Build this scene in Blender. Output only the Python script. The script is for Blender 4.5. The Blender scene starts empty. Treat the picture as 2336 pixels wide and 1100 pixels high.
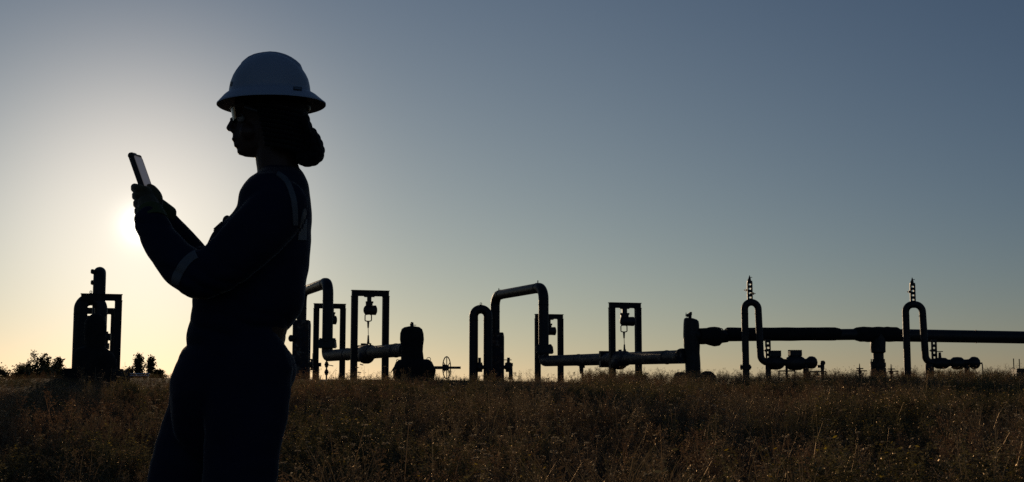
import bpy, bmesh, math, random
import numpy as np
from mathutils import Vector, Matrix, noise
from mathutils.bvhtree import BVHTree

sc = bpy.context.scene
COL = sc.collection
PI = math.pi
R = random.Random(7)

# ------------------------------------------------------------------ camera
CAM_Z = 0.84
FOC = 3000.0                                   # focal length in pixels of the 2336 px wide photograph
TILT = math.atan(335 / FOC)
cd = bpy.data.cameras.new('camera'); cam = bpy.data.objects.new('camera', cd); COL.objects.link(cam)
cam.location = (0, 0, CAM_Z); cam.rotation_euler = (PI / 2 + TILT, 0, 0)
cd.lens = 36 * FOC / 2336; cd.sensor_width = 36; cd.clip_start = 0.05; cd.clip_end = 6000
sc.camera = cam
C_F = Vector((0, math.cos(TILT), math.sin(TILT))); C_U = Vector((0, -math.sin(TILT), math.cos(TILT))); C_R = Vector((1, 0, 0))

def P(px, py, Y):
    """world point seen at photo pixel (px, py) on the vertical plane y = Y"""
    d = C_F * FOC + C_R * (px - 1168) + C_U * (550 - py)
    return Vector((0, 0, CAM_Z)) + d * (Y / d.y)
def ZP(py, Y): return P(1168, py, Y).z
def XP(px, py, Y): return P(px, py, Y).x

# ------------------------------------------------------------------ sky, sun, exposure
SUN_DIR = (C_F * FOC + C_R * (320 - 1168) + C_U * (550 - 513)).normalized()
EL = math.asin(SUN_DIR.z); AZ = math.atan2(SUN_DIR.x, SUN_DIR.y)
w = bpy.data.worlds.new("World"); sc.world = w; w.use_nodes = True
nt = w.node_tree; N = nt.nodes; L = nt.links
bg = N['Background']
sky = N.new('ShaderNodeTexSky'); sky.sky_type = 'NISHITA'; sky.sun_disc = False
sky.sun_elevation = EL; sky.sun_rotation = AZ
sky.air_density = 1.0; sky.dust_density = 0.3; sky.ozone_density = 4.0; sky.altitude = 1500
tint = N.new('ShaderNodeMix'); tint.data_type = 'RGBA'; tint.blend_type = 'MULTIPLY'; tint.inputs[0].default_value = 1
L.new(sky.outputs[0], tint.inputs[6]); tint.inputs[7].default_value = (1.46, 0.976, 0.833, 1)
# the bright aureole of a low sun in dusty air, by angle from the sun
geo = N.new('ShaderNodeNewGeometry')
dot = N.new('ShaderNodeVectorMath'); dot.operation = 'DOT_PRODUCT'
nrm = N.new('ShaderNodeVectorMath'); nrm.operation = 'SCALE'; nrm.inputs[3].default_value = -1
L.new(geo.outputs['Incoming'], nrm.inputs[0]); L.new(nrm.outputs[0], dot.inputs[0]); dot.inputs[1].default_value = SUN_DIR
def mth(op, a, b=None, c=None):
    n = N.new('ShaderNodeMath'); n.operation = op
    for i, v in enumerate((a, b, c)):
        if v is None: continue
        if isinstance(v, (int, float)): n.inputs[i].default_value = v
        else: L.new(v, n.inputs[i])
    return n.outputs[0]
ang = mth('ARCCOSINE', mth('MINIMUM', dot.outputs['Value'], 1.0))
g1 = mth('EXPONENT', mth('MULTIPLY', mth('MULTIPLY', ang, ang), -1 / 0.108 ** 2))
g2 = mth('EXPONENT', mth('MULTIPLY', ang, -1 / 0.006))
def scaled(fac, col):
    q = N.new('ShaderNodeVectorMath'); q.operation = 'SCALE'; q.inputs[0].default_value = col; L.new(fac, q.inputs[3]); return q.outputs[0]
def vadd(a, b):
    q = N.new('ShaderNodeVectorMath'); q.operation = 'ADD'; L.new(a, q.inputs[0]); L.new(b, q.inputs[1]); return q.outputs[0]
sep = N.new('ShaderNodeSeparateXYZ'); L.new(nrm.outputs[0], sep.inputs[0])
broad = mth('EXPONENT', mth('MULTIPLY', mth('MULTIPLY', ang, ang), -1 / 0.5 ** 2))
low = mth('MULTIPLY', broad, mth('EXPONENT', mth('MULTIPLY', mth('MAXIMUM', sep.outputs['Z'], 0.0), -1 / 0.2)))
glow = vadd(vadd(scaled(g1, (12.7, 10.5, 8.14)), scaled(g2, (70, 66, 56))), vadd(scaled(low, (8.9, 8.6, 4.07)), scaled(broad, (0.0, 0.48, 1.4))))
add = N.new('ShaderNodeVectorMath'); add.operation = 'ADD'
L.new(tint.outputs[2], add.inputs[0]); L.new(glow, add.inputs[1])
L.new(add.outputs[0], bg.inputs[0]); bg.inputs[1].default_value = 0.1
ld = bpy.data.lights.new('sun', 'SUN'); ld.energy = 3.6; ld.angle = math.radians(0.53); ld.color = (1.0, 0.74, 0.46)
lo = bpy.data.objects.new('sun', ld); COL.objects.link(lo)
lo.rotation_euler = SUN_DIR.to_track_quat('Z', 'Y').to_euler(); lo.location = (-8, 20, 12)
sc.view_settings.view_transform = 'Standard'; sc.view_settings.look = 'None'
sc.view_settings.exposure = -1.25; sc.view_settings.gamma = 1; sc.view_settings.use_curve_mapping = False
sc.cycles.max_bounces = 8; sc.cycles.transparent_max_bounces = 16; sc.cycles.sample_clamp_indirect = 4
sc.cycles.use_denoising = False

# ------------------------------------------------------------------ materials
def new_mat(name):
    m = bpy.data.materials.new(name); m.use_nodes = True
    return m, m.node_tree.nodes, m.node_tree.links, m.node_tree.nodes['Principled BSDF']
def ramp_noise(n, l, scale, stops, detail=6, rough=0.6, vec='Object', dist=0.0):
    tc = n.new('ShaderNodeTexCoord'); t = n.new('ShaderNodeTexNoise')
    t.inputs['Scale'].default_value = scale; t.inputs['Detail'].default_value = detail
    t.inputs['Roughness'].default_value = rough; t.inputs['Distortion'].default_value = dist
    l.new(tc.outputs[vec], t.inputs['Vector'])
    r = n.new('ShaderNodeValToRGB'); l.new(t.outputs['Fac'], r.inputs[0])
    e = r.color_ramp.elements
    e[0].position, e[0].color = stops[0][0], (*stops[0][1], 1)
    e[1].position, e[1].color = stops[-1][0], (*stops[-1][1], 1)
    for p, c in stops[1:-1]:
        q = e.new(p); q.color = (*c, 1)
    return t, r
def surf(name, stops, scale=6, rough=0.6, metal=0.0, bump=0.2, bscale=40, spec=0.4, coat=0.0, bdist=0.01):
    m, n, l, b = new_mat(name)
    t, r = ramp_noise(n, l, scale, stops)
    l.new(r.outputs[0], b.inputs['Base Color'])
    b.inputs['Roughness'].default_value = rough; b.inputs['Metallic'].default_value = metal
    b.inputs['Specular IOR Level'].default_value = spec; b.inputs['Coat Weight'].default_value = coat
    if bump:
        t2, r2 = ramp_noise(n, l, bscale, [(0.2, (0, 0, 0)), (0.8, (1, 1, 1))])
        bp = n.new('ShaderNodeBump'); bp.inputs['Strength'].default_value = bump; bp.inputs['Distance'].default_value = bdist
        l.new(r2.outputs[0], bp.inputs['Height']); l.new(bp.outputs[0], b.inputs['Normal'])
    return m
M = {}
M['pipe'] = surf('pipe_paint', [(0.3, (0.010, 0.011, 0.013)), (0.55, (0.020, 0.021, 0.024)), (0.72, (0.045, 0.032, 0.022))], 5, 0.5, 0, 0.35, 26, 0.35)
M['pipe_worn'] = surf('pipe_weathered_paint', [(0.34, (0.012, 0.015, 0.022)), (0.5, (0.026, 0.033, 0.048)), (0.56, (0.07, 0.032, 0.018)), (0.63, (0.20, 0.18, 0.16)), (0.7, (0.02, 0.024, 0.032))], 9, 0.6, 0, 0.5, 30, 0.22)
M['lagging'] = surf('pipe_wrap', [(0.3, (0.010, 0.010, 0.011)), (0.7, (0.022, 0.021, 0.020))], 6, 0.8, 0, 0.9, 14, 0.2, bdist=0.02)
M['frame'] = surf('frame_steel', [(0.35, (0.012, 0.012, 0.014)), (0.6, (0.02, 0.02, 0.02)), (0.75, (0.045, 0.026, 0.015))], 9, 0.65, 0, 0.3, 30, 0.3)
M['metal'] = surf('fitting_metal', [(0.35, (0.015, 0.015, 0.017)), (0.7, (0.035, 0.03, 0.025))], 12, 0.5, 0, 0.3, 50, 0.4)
M['rail'] = surf('galvanised_rail', [(0.35, (0.75, 0.74, 0.70)), (0.7, (0.85, 0.83, 0.8))], 12, 0.22, 1.0, 0.05, 50, 0.5)
M['concrete'] = surf('concrete', [(0.3, (0.05, 0.045, 0.038)), (0.7, (0.10, 0.09, 0.075))], 5, 0.9, 0, 0.8, 22, 0.2, bdist=0.02)
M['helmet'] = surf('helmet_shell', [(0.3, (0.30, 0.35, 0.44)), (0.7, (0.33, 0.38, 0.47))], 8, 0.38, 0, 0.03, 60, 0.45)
M['label'] = surf('helmet_label', [(0.3, (0.015, 0.017, 0.02)), (0.7, (0.03, 0.03, 0.03))], 20, 0.5, 0, 0)
M['label_mark'] = surf('helmet_label_mark', [(0.3, (0.10, 0.13, 0.16)), (0.7, (0.12, 0.15, 0.18))], 20, 0.5, 0, 0)
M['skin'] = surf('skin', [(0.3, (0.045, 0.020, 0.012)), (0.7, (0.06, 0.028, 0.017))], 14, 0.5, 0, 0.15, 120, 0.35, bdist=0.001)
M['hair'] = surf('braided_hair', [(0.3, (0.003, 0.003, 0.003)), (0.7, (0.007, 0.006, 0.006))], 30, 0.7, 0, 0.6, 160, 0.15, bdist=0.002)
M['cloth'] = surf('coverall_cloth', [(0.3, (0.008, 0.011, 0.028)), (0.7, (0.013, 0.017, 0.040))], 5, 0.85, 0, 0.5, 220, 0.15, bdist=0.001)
M['tape'] = surf('reflective_tape', [(0.3, (0.10, 0.10, 0.105)), (0.7, (0.13, 0.13, 0.135))], 20, 0.6, 0, 0.1, 200, 0.5, bdist=0.001)
M['glove'] = surf('work_glove', [(0.35, (0.05, 0.045, 0.03)), (0.6, (0.09, 0.08, 0.04))], 22, 0.85, 0, 0.6, 120, 0.15, bdist=0.001)
M['glove_cuff'] = surf('glove_cuff', [(0.35, (0.05, 0.065, 0.02)), (0.6, (0.07, 0.09, 0.03))], 22, 0.8, 0, 0.5, 150, 0.2, bdist=0.001)
M['boot'] = surf('boot_leather', [(0.35, (0.03, 0.02, 0.014)), (0.7, (0.06, 0.04, 0.025))], 12, 0.6, 0, 0.4, 80, 0.3, bdist=0.002)
M['phone_case'] = surf('phone_case', [(0.3, (0.02, 0.02, 0.02)), (0.7, (0.035, 0.033, 0.03))], 20, 0.55, 0, 0.2, 150, 0.4, bdist=0.001)
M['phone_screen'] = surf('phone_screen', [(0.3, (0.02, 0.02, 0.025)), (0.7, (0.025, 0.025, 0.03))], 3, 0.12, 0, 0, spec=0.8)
M['button'] = surf('dark_plastic', [(0.3, (0.02, 0.02, 0.02)), (0.7, (0.04, 0.04, 0.04))], 20, 0.4, 0, 0)
M['pen'] = surf('bright_metal', [(0.3, (0.5, 0.5, 0.5)), (0.7, (0.6, 0.6, 0.6))], 20, 0.25, 0.9, 0)
M['eye'] = surf('eye', [(0.3, (0.34, 0.32, 0.30)), (0.7, (0.38, 0.36, 0.34))], 4, 0.2, 0, 0)
M['iris'] = surf('iris', [(0.3, (0.02, 0.012, 0.008)), (0.7, (0.03, 0.018, 0.01))], 4, 0.2, 0, 0)
M['bark'] = surf('bark', [(0.3, (0.05, 0.04, 0.03)), (0.7, (0.11, 0.09, 0.07))], 10, 0.9, 0, 0.8, 30, 0.2)
for k_, wt, rg_ in (('cloth', 0.5, 0.2), ('skin', 0.25, 0.3), ('glove', 0.5, 0.4), ('hair', 0.15, 0.4)):
    b_ = M[k_].node_tree.nodes['Principled BSDF']; b_.inputs['Sheen Weight'].default_value = wt; b_.inputs['Sheen Roughness'].default_value = rg_; b_.inputs['Sheen Tint'].default_value = (1, 0.92, 0.8, 1)
b_ = M['phone_screen'].node_tree.nodes['Principled BSDF']; b_.inputs['Emission Color'].default_value = (0.62, 0.58, 0.62, 1); b_.inputs['Emission Strength'].default_value = 0.24  # lilac emission added to the screen, standing in for flare that brightens it
# clear lens
m, n, l, b = new_mat('lens_plastic'); n.remove(b)
tr = n.new('ShaderNodeBsdfTransparent'); tr.inputs[0].default_value = (0.93, 0.93, 0.92, 1)
gg = n.new('ShaderNodeBsdfGlossy'); gg.inputs['Roughness'].default_value = 0.06
fr = n.new('ShaderNodeFresnel'); fr.inputs[0].default_value = 1.5; mx = n.new('ShaderNodeMixShader')
dd = n.new('ShaderNodeBsdfTranslucent'); dd.inputs[0].default_value = (0.9, 0.88, 0.85, 1); mx2 = n.new('ShaderNodeMixShader'); mx2.inputs[0].default_value = 0.12
l.new(tr.outputs[0], mx2.inputs[1]); l.new(dd.outputs[0], mx2.inputs[2])
l.new(fr.outputs[0], mx.inputs[0]); l.new(mx2.outputs[0], mx.inputs[1]); l.new(gg.outputs[0], mx.inputs[2])
l.new(mx.outputs[0], n['Material Output'].inputs[0]); M['lens'] = m

def leaf_mat(name, c1, c2, trans=0.45):
    m, n, l, b = new_mat(name)
    n.remove(b)
    oi = n.new('ShaderNodeObjectInfo'); tc = n.new('ShaderNodeTexCoord')
    t = n.new('ShaderNodeTexNoise'); t.inputs['Scale'].default_value = 9.0; l.new(tc.outputs['Object'], t.inputs['Vector'])
    ad = n.new('ShaderNodeMath'); ad.operation = 'ADD'; l.new(oi.outputs['Random'], ad.inputs[0]); l.new(t.outputs['Fac'], ad.inputs[1])
    ml = n.new('ShaderNodeMath'); ml.operation = 'MULTIPLY'; ml.inputs[1].default_value = 0.5; l.new(ad.outputs[0], ml.inputs[0])
    r = n.new('ShaderNodeValToRGB'); l.new(ml.outputs[0], r.inputs[0])
    r.color_ramp.elements[0].position = 0.2; r.color_ramp.elements[0].color = (*c1, 1)
    r.color_ramp.elements[1].position = 0.8; r.color_ramp.elements[1].color = (*c2, 1)
    d = n.new('ShaderNodeBsdfDiffuse'); q = n.new('ShaderNodeBsdfTranslucent'); x = n.new('ShaderNodeMixShader'); x.inputs[0].default_value = trans
    l.new(r.outputs[0], d.inputs[0]); l.new(r.outputs[0], q.inputs[0]); l.new(d.outputs[0], x.inputs[1]); l.new(q.outputs[0], x.inputs[2])
    gl_ = n.new('ShaderNodeBsdfGlossy'); gl_.inputs['Roughness'].default_value = 0.42; gl_.inputs['Color'].default_value = (0.60, 0.45, 0.30, 1); x3 = n.new('ShaderNodeMixShader'); x3.inputs[0].default_value = 0.16
    l.new(x.outputs[0], x3.inputs[1]); l.new(gl_.outputs[0], x3.inputs[2]); l.new(x3.outputs[0], n['Material Output'].inputs[0])
    return m
M['w_brown'] = leaf_mat('dry_brown_weed', (0.105, 0.066, 0.036), (0.27, 0.175, 0.092), 0.5)
M['w_olive'] = leaf_mat('olive_weed', (0.08, 0.070, 0.030), (0.18, 0.145, 0.06), 0.5)
M['w_rust'] = leaf_mat('rusty_dock', (0.13, 0.072, 0.038), (0.27, 0.155, 0.08), 0.5)
M['w_straw'] = leaf_mat('pale_straw', (0.13, 0.09, 0.05), (0.26, 0.19, 0.105), 0.5)
M['w_pod'] = leaf_mat('pale_seed_pods', (0.32, 0.25, 0.16), (0.55, 0.45, 0.31), 0.6)
M['w_yellow'] = leaf_mat('yellow_flowers', (0.35, 0.22, 0.02), (0.5, 0.36, 0.04), 0.5)
M['bush_leaf'] = leaf_mat('bush_leaves', (0.06, 0.058, 0.024), (0.12, 0.11, 0.045), 0.35)

# ------------------------------------------------------------------ mesh helpers
class MB:
    def __init__(s): s.v = []; s.f = []; s.mi = []
    def add(s, vs, fs, mi=0):
        o = len(s.v); s.v += [tuple(v) for v in vs]; s.f += [tuple(i + o for i in f) for f in fs]; s.mi += [mi] * len(fs)
    def box(s, c, size, M3=None, mi=0):
        c = Vector(c); h = Vector(size) / 2; vs = []
        for x in (-1, 1):
            for y in (-1, 1):
                for z in (-1, 1):
                    p = Vector((x * h.x, y * h.y, z * h.z)); p = (M3 @ p) if M3 else p; vs.append(c + p)
        s.add(vs, [(0, 1, 3, 2), (4, 6, 7, 5), (0, 4, 5, 1), (2, 3, 7, 6), (0, 2, 6, 4), (1, 5, 7, 3)], mi)
    def sweep(s, pts, rads, seg=20, cap=True, mi=0, flat=None):
        pts = [Vector(p) for p in pts]; n = len(pts)
        if not isinstance(rads, (list, tuple)): rads = [rads] * n
        vs = []; up = None
        for i in range(n):
            t = (pts[min(i + 1, n - 1)] - pts[max(i - 1, 0)])
            t = t.normalized() if t.length > 1e-9 else Vector((0, 0, 1))
            if up is None:
                a = Vector((0, 0, 1)) if abs(t.z) < 0.9 else Vector((1, 0, 0))
                up = (a - t * a.dot(t)).normalized()
            else:
                up = up - t * up.dot(t)
                up = up.normalized() if up.length > 1e-6 else Vector((1, 0, 0))
            b = t.cross(up)
            rr = rads[i]; ra, rb = (rr if isinstance(rr, tuple) else (rr, rr))
            for k in range(seg):
                a = 2 * PI * k / seg
                vs.append(pts[i] + up * (math.cos(a) * ra) + b * (math.sin(a) * rb))
        fs = [(i * seg + k, i * seg + (k + 1) % seg, (i + 1) * seg + (k + 1) % seg, (i + 1) * seg + k) for i in range(n - 1) for k in range(seg)]
        if cap: fs += [tuple(reversed(range(seg))), tuple((n - 1) * seg + k for k in range(seg))]
        s.add(vs, fs, mi)
    def rings(s, rings, cap=True, mi=0):
        seg = len(rings[0]); n = len(rings)
        fs = [(i * seg + k, i * seg + (k + 1) % seg, (i + 1) * seg + (k + 1) % seg, (i + 1) * seg + k) for i in range(n - 1) for k in range(seg)]
        if cap: fs += [tuple(reversed(range(seg))), tuple((n - 1) * seg + k for k in range(seg))]
        s.add([p for r in rings for p in r], fs, mi)
    def ball(s, c, r, seg=16, mi=0, M3=None):
        c = Vector(c); r = r if isinstance(r, (tuple, Vector)) else (r, r, r); rg = []
        nn = seg // 2
        for i in range(1, nn):
            a = PI * i / nn
            rg.append([c + ((M3 @ p) if M3 else p) for p in [Vector((r[0] * math.sin(a) * math.cos(2 * PI * k / seg), r[1] * math.sin(a) * math.sin(2 * PI * k / seg), r[2] * math.cos(a))) for k in range(seg)]])
        s.rings(rg, True, mi)
    def torus(s, c, axis, Rm, rm, seg=32, sec=8, mi=0, arc=2 * PI):
        c = Vector(c); ax = Vector(axis).normalized(); a = Vector((0, 0, 1)) if abs(ax.z) < .9 else Vector((1, 0, 0))
        u = (a - ax * a.dot(ax)).normalized(); v = ax.cross(u); vs = []
        for i in range(seg):
            t = 2 * PI * i / seg; d = u * math.cos(t) + v * math.sin(t)
            for k in range(sec):
                q = 2 * PI * k / sec; vs.append(c + d * (Rm + rm * math.cos(q)) + ax * (rm * math.sin(q)))
        s.add(vs, [(i * sec + k, i * sec + (k + 1) % sec, ((i + 1) % seg) * sec + (k + 1) % sec, ((i + 1) % seg) * sec + k) for i in range(seg) for k in range(sec)], mi)
    def build(s, name, mat, parent=None, smooth=True, angle=40, bevel=0, jitter=0):
        me = bpy.data.meshes.new(name); me.from_pydata(s.v, [], s.f)
        for m in (mat if isinstance(mat, (list, tuple)) else [mat]): me.materials.append(m)
        if any(s.mi): me.polygons.foreach_set('material_index', s.mi)
        bm = bmesh.new(); bm.from_mesh(me); bmesh.ops.recalc_face_normals(bm, faces=bm.faces[:])
        if bevel: bmesh.ops.bevel(bm, geom=bm.edges[:], offset=bevel, segments=2, affect='EDGES', clamp_overlap=True)
        if jitter:
            for v in bm.verts:
                v.co += noise.noise_vector(v.co * 5.3) * jitter
        bm.to_mesh(me); bm.free()
        if smooth:
            me.polygons.foreach_set('use_smooth', [True] * len(me.polygons)); me.set_sharp_from_angle(angle=math.radians(angle))
        o = bpy.data.objects.new(name, me); COL.objects.link(o)
        if parent:
            o.parent = parent; o.matrix_parent_inverse = parent.matrix_world.inverted() if False else Matrix.Translation(-Vector(parent.location))
        return o

def thing(name, label, cat, loc, group=None):
    o = bpy.data.objects.new(name, None); COL.objects.link(o); o.location = loc; o.empty_display_size = 0.1
    o['label'] = label; o['category'] = cat
    if group: o['group'] = group
    return o
def tag(o, label, cat, group=None, kind=None):
    if label: o['label'] = label
    if cat: o['category'] = cat
    if group: o['group'] = group
    if kind: o['kind'] = kind
    return o
def shift_origin(o, loc):
    loc = Vector(loc); o.data.transform(Matrix.Translation(-loc)); o.location = loc

def fillet(pts, r, k=8):
    """polyline with its corners rounded to radius r"""
    pts = [Vector(p) for p in pts]; out = [pts[0]]
    for i in range(1, len(pts) - 1):
        a, b, c = pts[i - 1], pts[i], pts[i + 1]
        u = (a - b).normalized(); v = (c - b).normalized()
        th = u.angle(v)
        if th > PI - .02: out.append(b); continue
        d = min(r / math.tan(th / 2), (a - b).length * 0.5, (c - b).length * 0.5); rr = d * math.tan(th / 2)
        cen = b + (u + v).normalized() * (rr / math.sin(th / 2))
        p0 = b + u * d - cen; p1 = b + v * d - cen
        tot = p0.angle(p1)
        for j in range(k + 1):
            t = j / k
            out.append(cen + (p0 * math.sin((1 - t) * tot) + p1 * math.sin(t * tot)) / math.sin(tot))
    out.append(pts[-1]); return out
def dense(pts, step):
    o = [pts[0]]
    for a, b in zip(pts, pts[1:]):
        n = max(1, int((b - a).length / step))
        o += [a.lerp(b, i / n) for i in range(1, n + 1)]
    return o
def lump(mb, pts, rads, step=0.05, amp=0.012, seg=24, f=7.0):
    """thick wrapped tube with an uneven skin through points with radii"""
    P2 = [Vector(p) for p in pts]; o = []; rr = []
    for (a, ra), (b, rb) in zip(zip(P2, rads), list(zip(P2, rads))[1:]):
        n = max(1, int((b - a).length / step))
        for i in range(n):
            o.append(a.lerp(b, i / n)); rr.append(ra + (rb - ra) * i / n)
    o.append(P2[-1]); rr.append(rads[-1])
    i0 = len(mb.v); mb.sweep(o, rr, seg)
    for i in range(i0, len(mb.v)):
        v = Vector(mb.v[i]); mb.v[i] = tuple(v + noise.noise_vector(v * f) * amp)
def flange(mb, c, axis, r, th=0.05, bolts=12):
    c = Vector(c); ax = Vector(axis).normalized()
    for s_ in (-1, 1):
        mb.sweep([c + ax * (s_ * 0.006), c + ax * (s_ * (0.006 + th / 2))], r, 28)
    a = Vector((0, 0, 1)) if abs(ax.z) < .9 else Vector((1, 0, 0)); u = (a - ax * a.dot(ax)).normalized(); v = ax.cross(u)
    for k in range(bolts):
        t = 2 * PI * k / bolts; q = c + (u * math.cos(t) + v * math.sin(t)) * (r * 0.84)
        mb.sweep([q - ax * (th * 0.95), q + ax * (th * 0.95)], r * 0.07, 6)

# ------------------------------------------------------------------ terrain
def ridge_h(x):
    # height of the crest of the rise, by where it is across the field
    xs = [-40, -9.0, -8.0, -6.0, -3.7, -1.0, 0.5, 2.5, 4.0, 5.5, 8.8, 40]
    pyv = [872, 872, 864, 863, 866, 868, 872, 877, 878, 875, 869, 869]
    py = np.interp(x, xs, pyv)
    return CAM_Z + (885 - py) / FOC * 22.0
def ground_z(x, y):
    h = float(ridge_h(x))
    if y <= 2.5: z = 0.0
    elif y < 22: z = h * ((y - 2.5) / 19.5) ** 1.0
    elif y < 60: z = h + 0.02 * math.sin((y - 22) * 0.4) - 0.0
    else: z = h - (y - 60) * 0.004
    sm = 1 / (1 + math.exp(max(-40, min(40, -(y - 21) * 2.2)))); s0 = 1 / (1 + math.exp(max(-40, min(40, (y - 3.5) * 2))))
    bump = 0.05 * noise.noise(Vector((x * 0.5, y * 0.5, 0.3))) + 0.02 * noise.noise(Vector((x * 2, y * 2, 5)))
    return z + bump * (1 - sm) * (1 - s0)
gx = [-3000, -1200, -500, -200, -90, -50, -35] + [i * 0.4 for i in range(-62, 63)] + [35, 50, 90, 200, 500, 1200, 3000]
gy = [-3000, -800, -200, -60, -20, -8, -3] + [i * 0.35 for i in range(-4, 72)] + [26, 28, 30, 33, 37, 42, 50, 60, 80, 120, 200, 400, 900, 2000, 4500]
vs = []; fs = []
for y in gy:
    for x in gx: vs.append((x, y, ground_z(x, y)))
nx = len(gx)
for j in range(len(gy) - 1):
    for i in range(nx - 1): fs.append((j * nx + i, j * nx + i + 1, (j + 1) * nx + i + 1, (j + 1) * nx + i))
g = MB(); g.v = vs; g.f = fs; g.mi = [0] * len(fs)
M['ground'] = surf('dry_soil', [(0.3, (0.022, 0.016, 0.010)), (0.5, (0.045, 0.032, 0.018)), (0.7, (0.075, 0.055, 0.032))], 1.3, 0.95, 0, 1.0, 9, 0.1, bdist=0.08)
go = g.build('ground', M['ground']); go['kind'] = 'structure'

# ------------------------------------------------------------------ weeds (one mass of ground cover)
def ribbon(mb, pts, w, mi):
    side = Vector((R.uniform(-1, 1), R.uniform(-1, 1), 0.1)).normalized(); vs = []
    for i, p in enumerate(pts):
        ww = w * (1 - 0.6 * i / max(1, len(pts) - 1)); vs += [p - side * ww / 2, p + side * ww / 2]
    mb.add(vs, [(2 * i, 2 * i + 1, 2 * i + 3, 2 * i + 2) for i in range(len(pts) - 1)], mi)
def leafq(mb, p, d, ln, wd, mi):
    d = Vector(d).normalized(); s_ = d.cross(Vector((R.uniform(-1, 1), R.uniform(-1, 1), R.uniform(-1, 1))))
    s_ = s_.normalized() if s_.length > 1e-3 else Vector((1, 0, 0))
    mb.add([p, p + d * ln * .5 + s_ * wd / 2, p + d * ln, p + d * ln * .5 - s_ * wd / 2], [(0, 1, 2, 3)], mi)
def rnd_dir(up=0.4):
    a = R.uniform(0, 2 * PI); return Vector((math.cos(a), math.sin(a), up + R.uniform(-.3, .5))).normalized()
def weed(kind):
    mb = MB(); H = R.uniform(0.26, 0.42)
    if kind in ('mustard', 'olive', 'rust'):
        ns = {'mustard': 4, 'olive': 5, 'rust': 3}[kind]
        for s_ in range(ns):
            a = R.uniform(0, 2 * PI); lean = R.uniform(0.05, 0.5); h = H * R.uniform(.6, 1.05)
            pts = []; p = Vector((R.uniform(-.03, .03), R.uniform(-.03, .03), 0)); d = Vector((math.cos(a) * lean, math.sin(a) * lean, 1)).normalized()
            for i in range(6):
                pts.append(p.copy()); p = p + d * h / 5; d = (d + Vector((R.uniform(-.15, .15), R.uniform(-.15, .15), 0.05))).normalized()
            ribbon(mb, pts, 0.0035, 0)
            nb = R.randint(7, 11)
            for b_ in range(nb):
                t = R.uniform(0.2, 1.0) * 4.99; i = int(t); q = pts[i].lerp(pts[i + 1], t - i)
                bd = rnd_dir(0.7); bl = h * R.uniform(.15, .42) * (1.2 - t / 6)
                bp = [q, q + bd * bl * .5, q + bd * bl + Vector((0, 0, bl * .15))]
                ribbon(mb, bp, 0.0022, 0)
                npod = {'mustard': 13, 'olive': 12, 'rust': 12}[kind]
                for c_ in range(npod):
                    u = R.uniform(.15, 1.05); pp = bp[0].lerp(bp[2], u) + Vector((R.uniform(-.01, .01), R.uniform(-.01, .01), R.uniform(-.01, .01)))
                    if kind == 'mustard': leafq(mb, pp, rnd_dir(.5), R.uniform(.005, .012), R.uniform(.003, .006), 1 if R.random() < .07 else 0)
                    elif kind == 'olive': leafq(mb, pp, rnd_dir(.2), R.uniform(.009, .019), R.uniform(.004, .008), 1 if R.random() < .03 else 0)
                    else: leafq(mb, pp, rnd_dir(.4), R.uniform(.005, .010), R.uniform(.004, .008), 0)
        for k in range(26):
            leafq(mb, Vector((R.uniform(-.1, .1), R.uniform(-.1, .1), R.uniform(0, H * .5))), rnd_dir(.3), R.uniform(.012, .03), R.uniform(.004, .009), 0)
    elif kind == 'grass':
        for k in range(46):
            a = R.uniform(0, 2 * PI); ln = H * R.uniform(.4, .95); lean = R.uniform(.1, .9)
            p0 = Vector((R.uniform(-.06, .06), R.uniform(-.06, .06), 0)); d = Vector((math.cos(a) * lean, math.sin(a) * lean, 1)).normalized()
            pts = [p0, p0 + d * ln * .4, p0 + d * ln * .75 + Vector((math.cos(a), math.sin(a), 0)) * ln * .06, p0 + d * ln + Vector((math.cos(a), math.sin(a), -.4)) * ln * .15]
            ribbon(mb, pts, 0.0028, 0)
            if R.random() < .3:
                for c_ in range(7): leafq(mb, pts[-2].lerp(pts[-1], R.random()), rnd_dir(.6), .012, .004, 1 if R.random() < .2 else 0)
    elif kind == 'thistle':
        for s_ in range(4):
            a = R.uniform(0, 2 * PI); lean = R.uniform(0, .3); h = H * R.uniform(.8, 1.2)
            top = Vector((math.cos(a) * lean * h, math.sin(a) * lean * h, h)); ribbon(mb, [Vector((0, 0, 0)), top * .5 + Vector((.01, 0, 0)), top], 0.004, 0)
            for k in range(30):
                d = rnd_dir(.3); leafq(mb, top, d, R.uniform(.010, .018), .004, 1)
            for k in range(8): leafq(mb, top * R.uniform(.2, .8), rnd_dir(.3), .03, .008, 0)
    return mb
KINDS = [('mustard', 'w_brown', 'w_pod')] * 4 + [('olive', 'w_olive', 'w_yellow')] * 3 + [('rust', 'w_rust', 'w_pod')] * 2 + [('grass', 'w_straw', 'w_pod')] * 2 + [('mustard', 'w_straw', 'w_pod'), ('thistle', 'w_brown', 'w_pod')]
variants = []
for i, (k, ma, mb_) in enumerate(KINDS):
    q = weed(k); me = bpy.data.meshes.new('weed_plant_source'); me.from_pydata(q.v, [], q.f)
    me.materials.append(M[ma]); me.materials.append(M[mb_]); me.polygons.foreach_set('material_index', q.mi)
    variants.append(bpy.data.objects.new('weed_plant_source', me))
pts = []; scl = []; rot = []; idx = []
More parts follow.
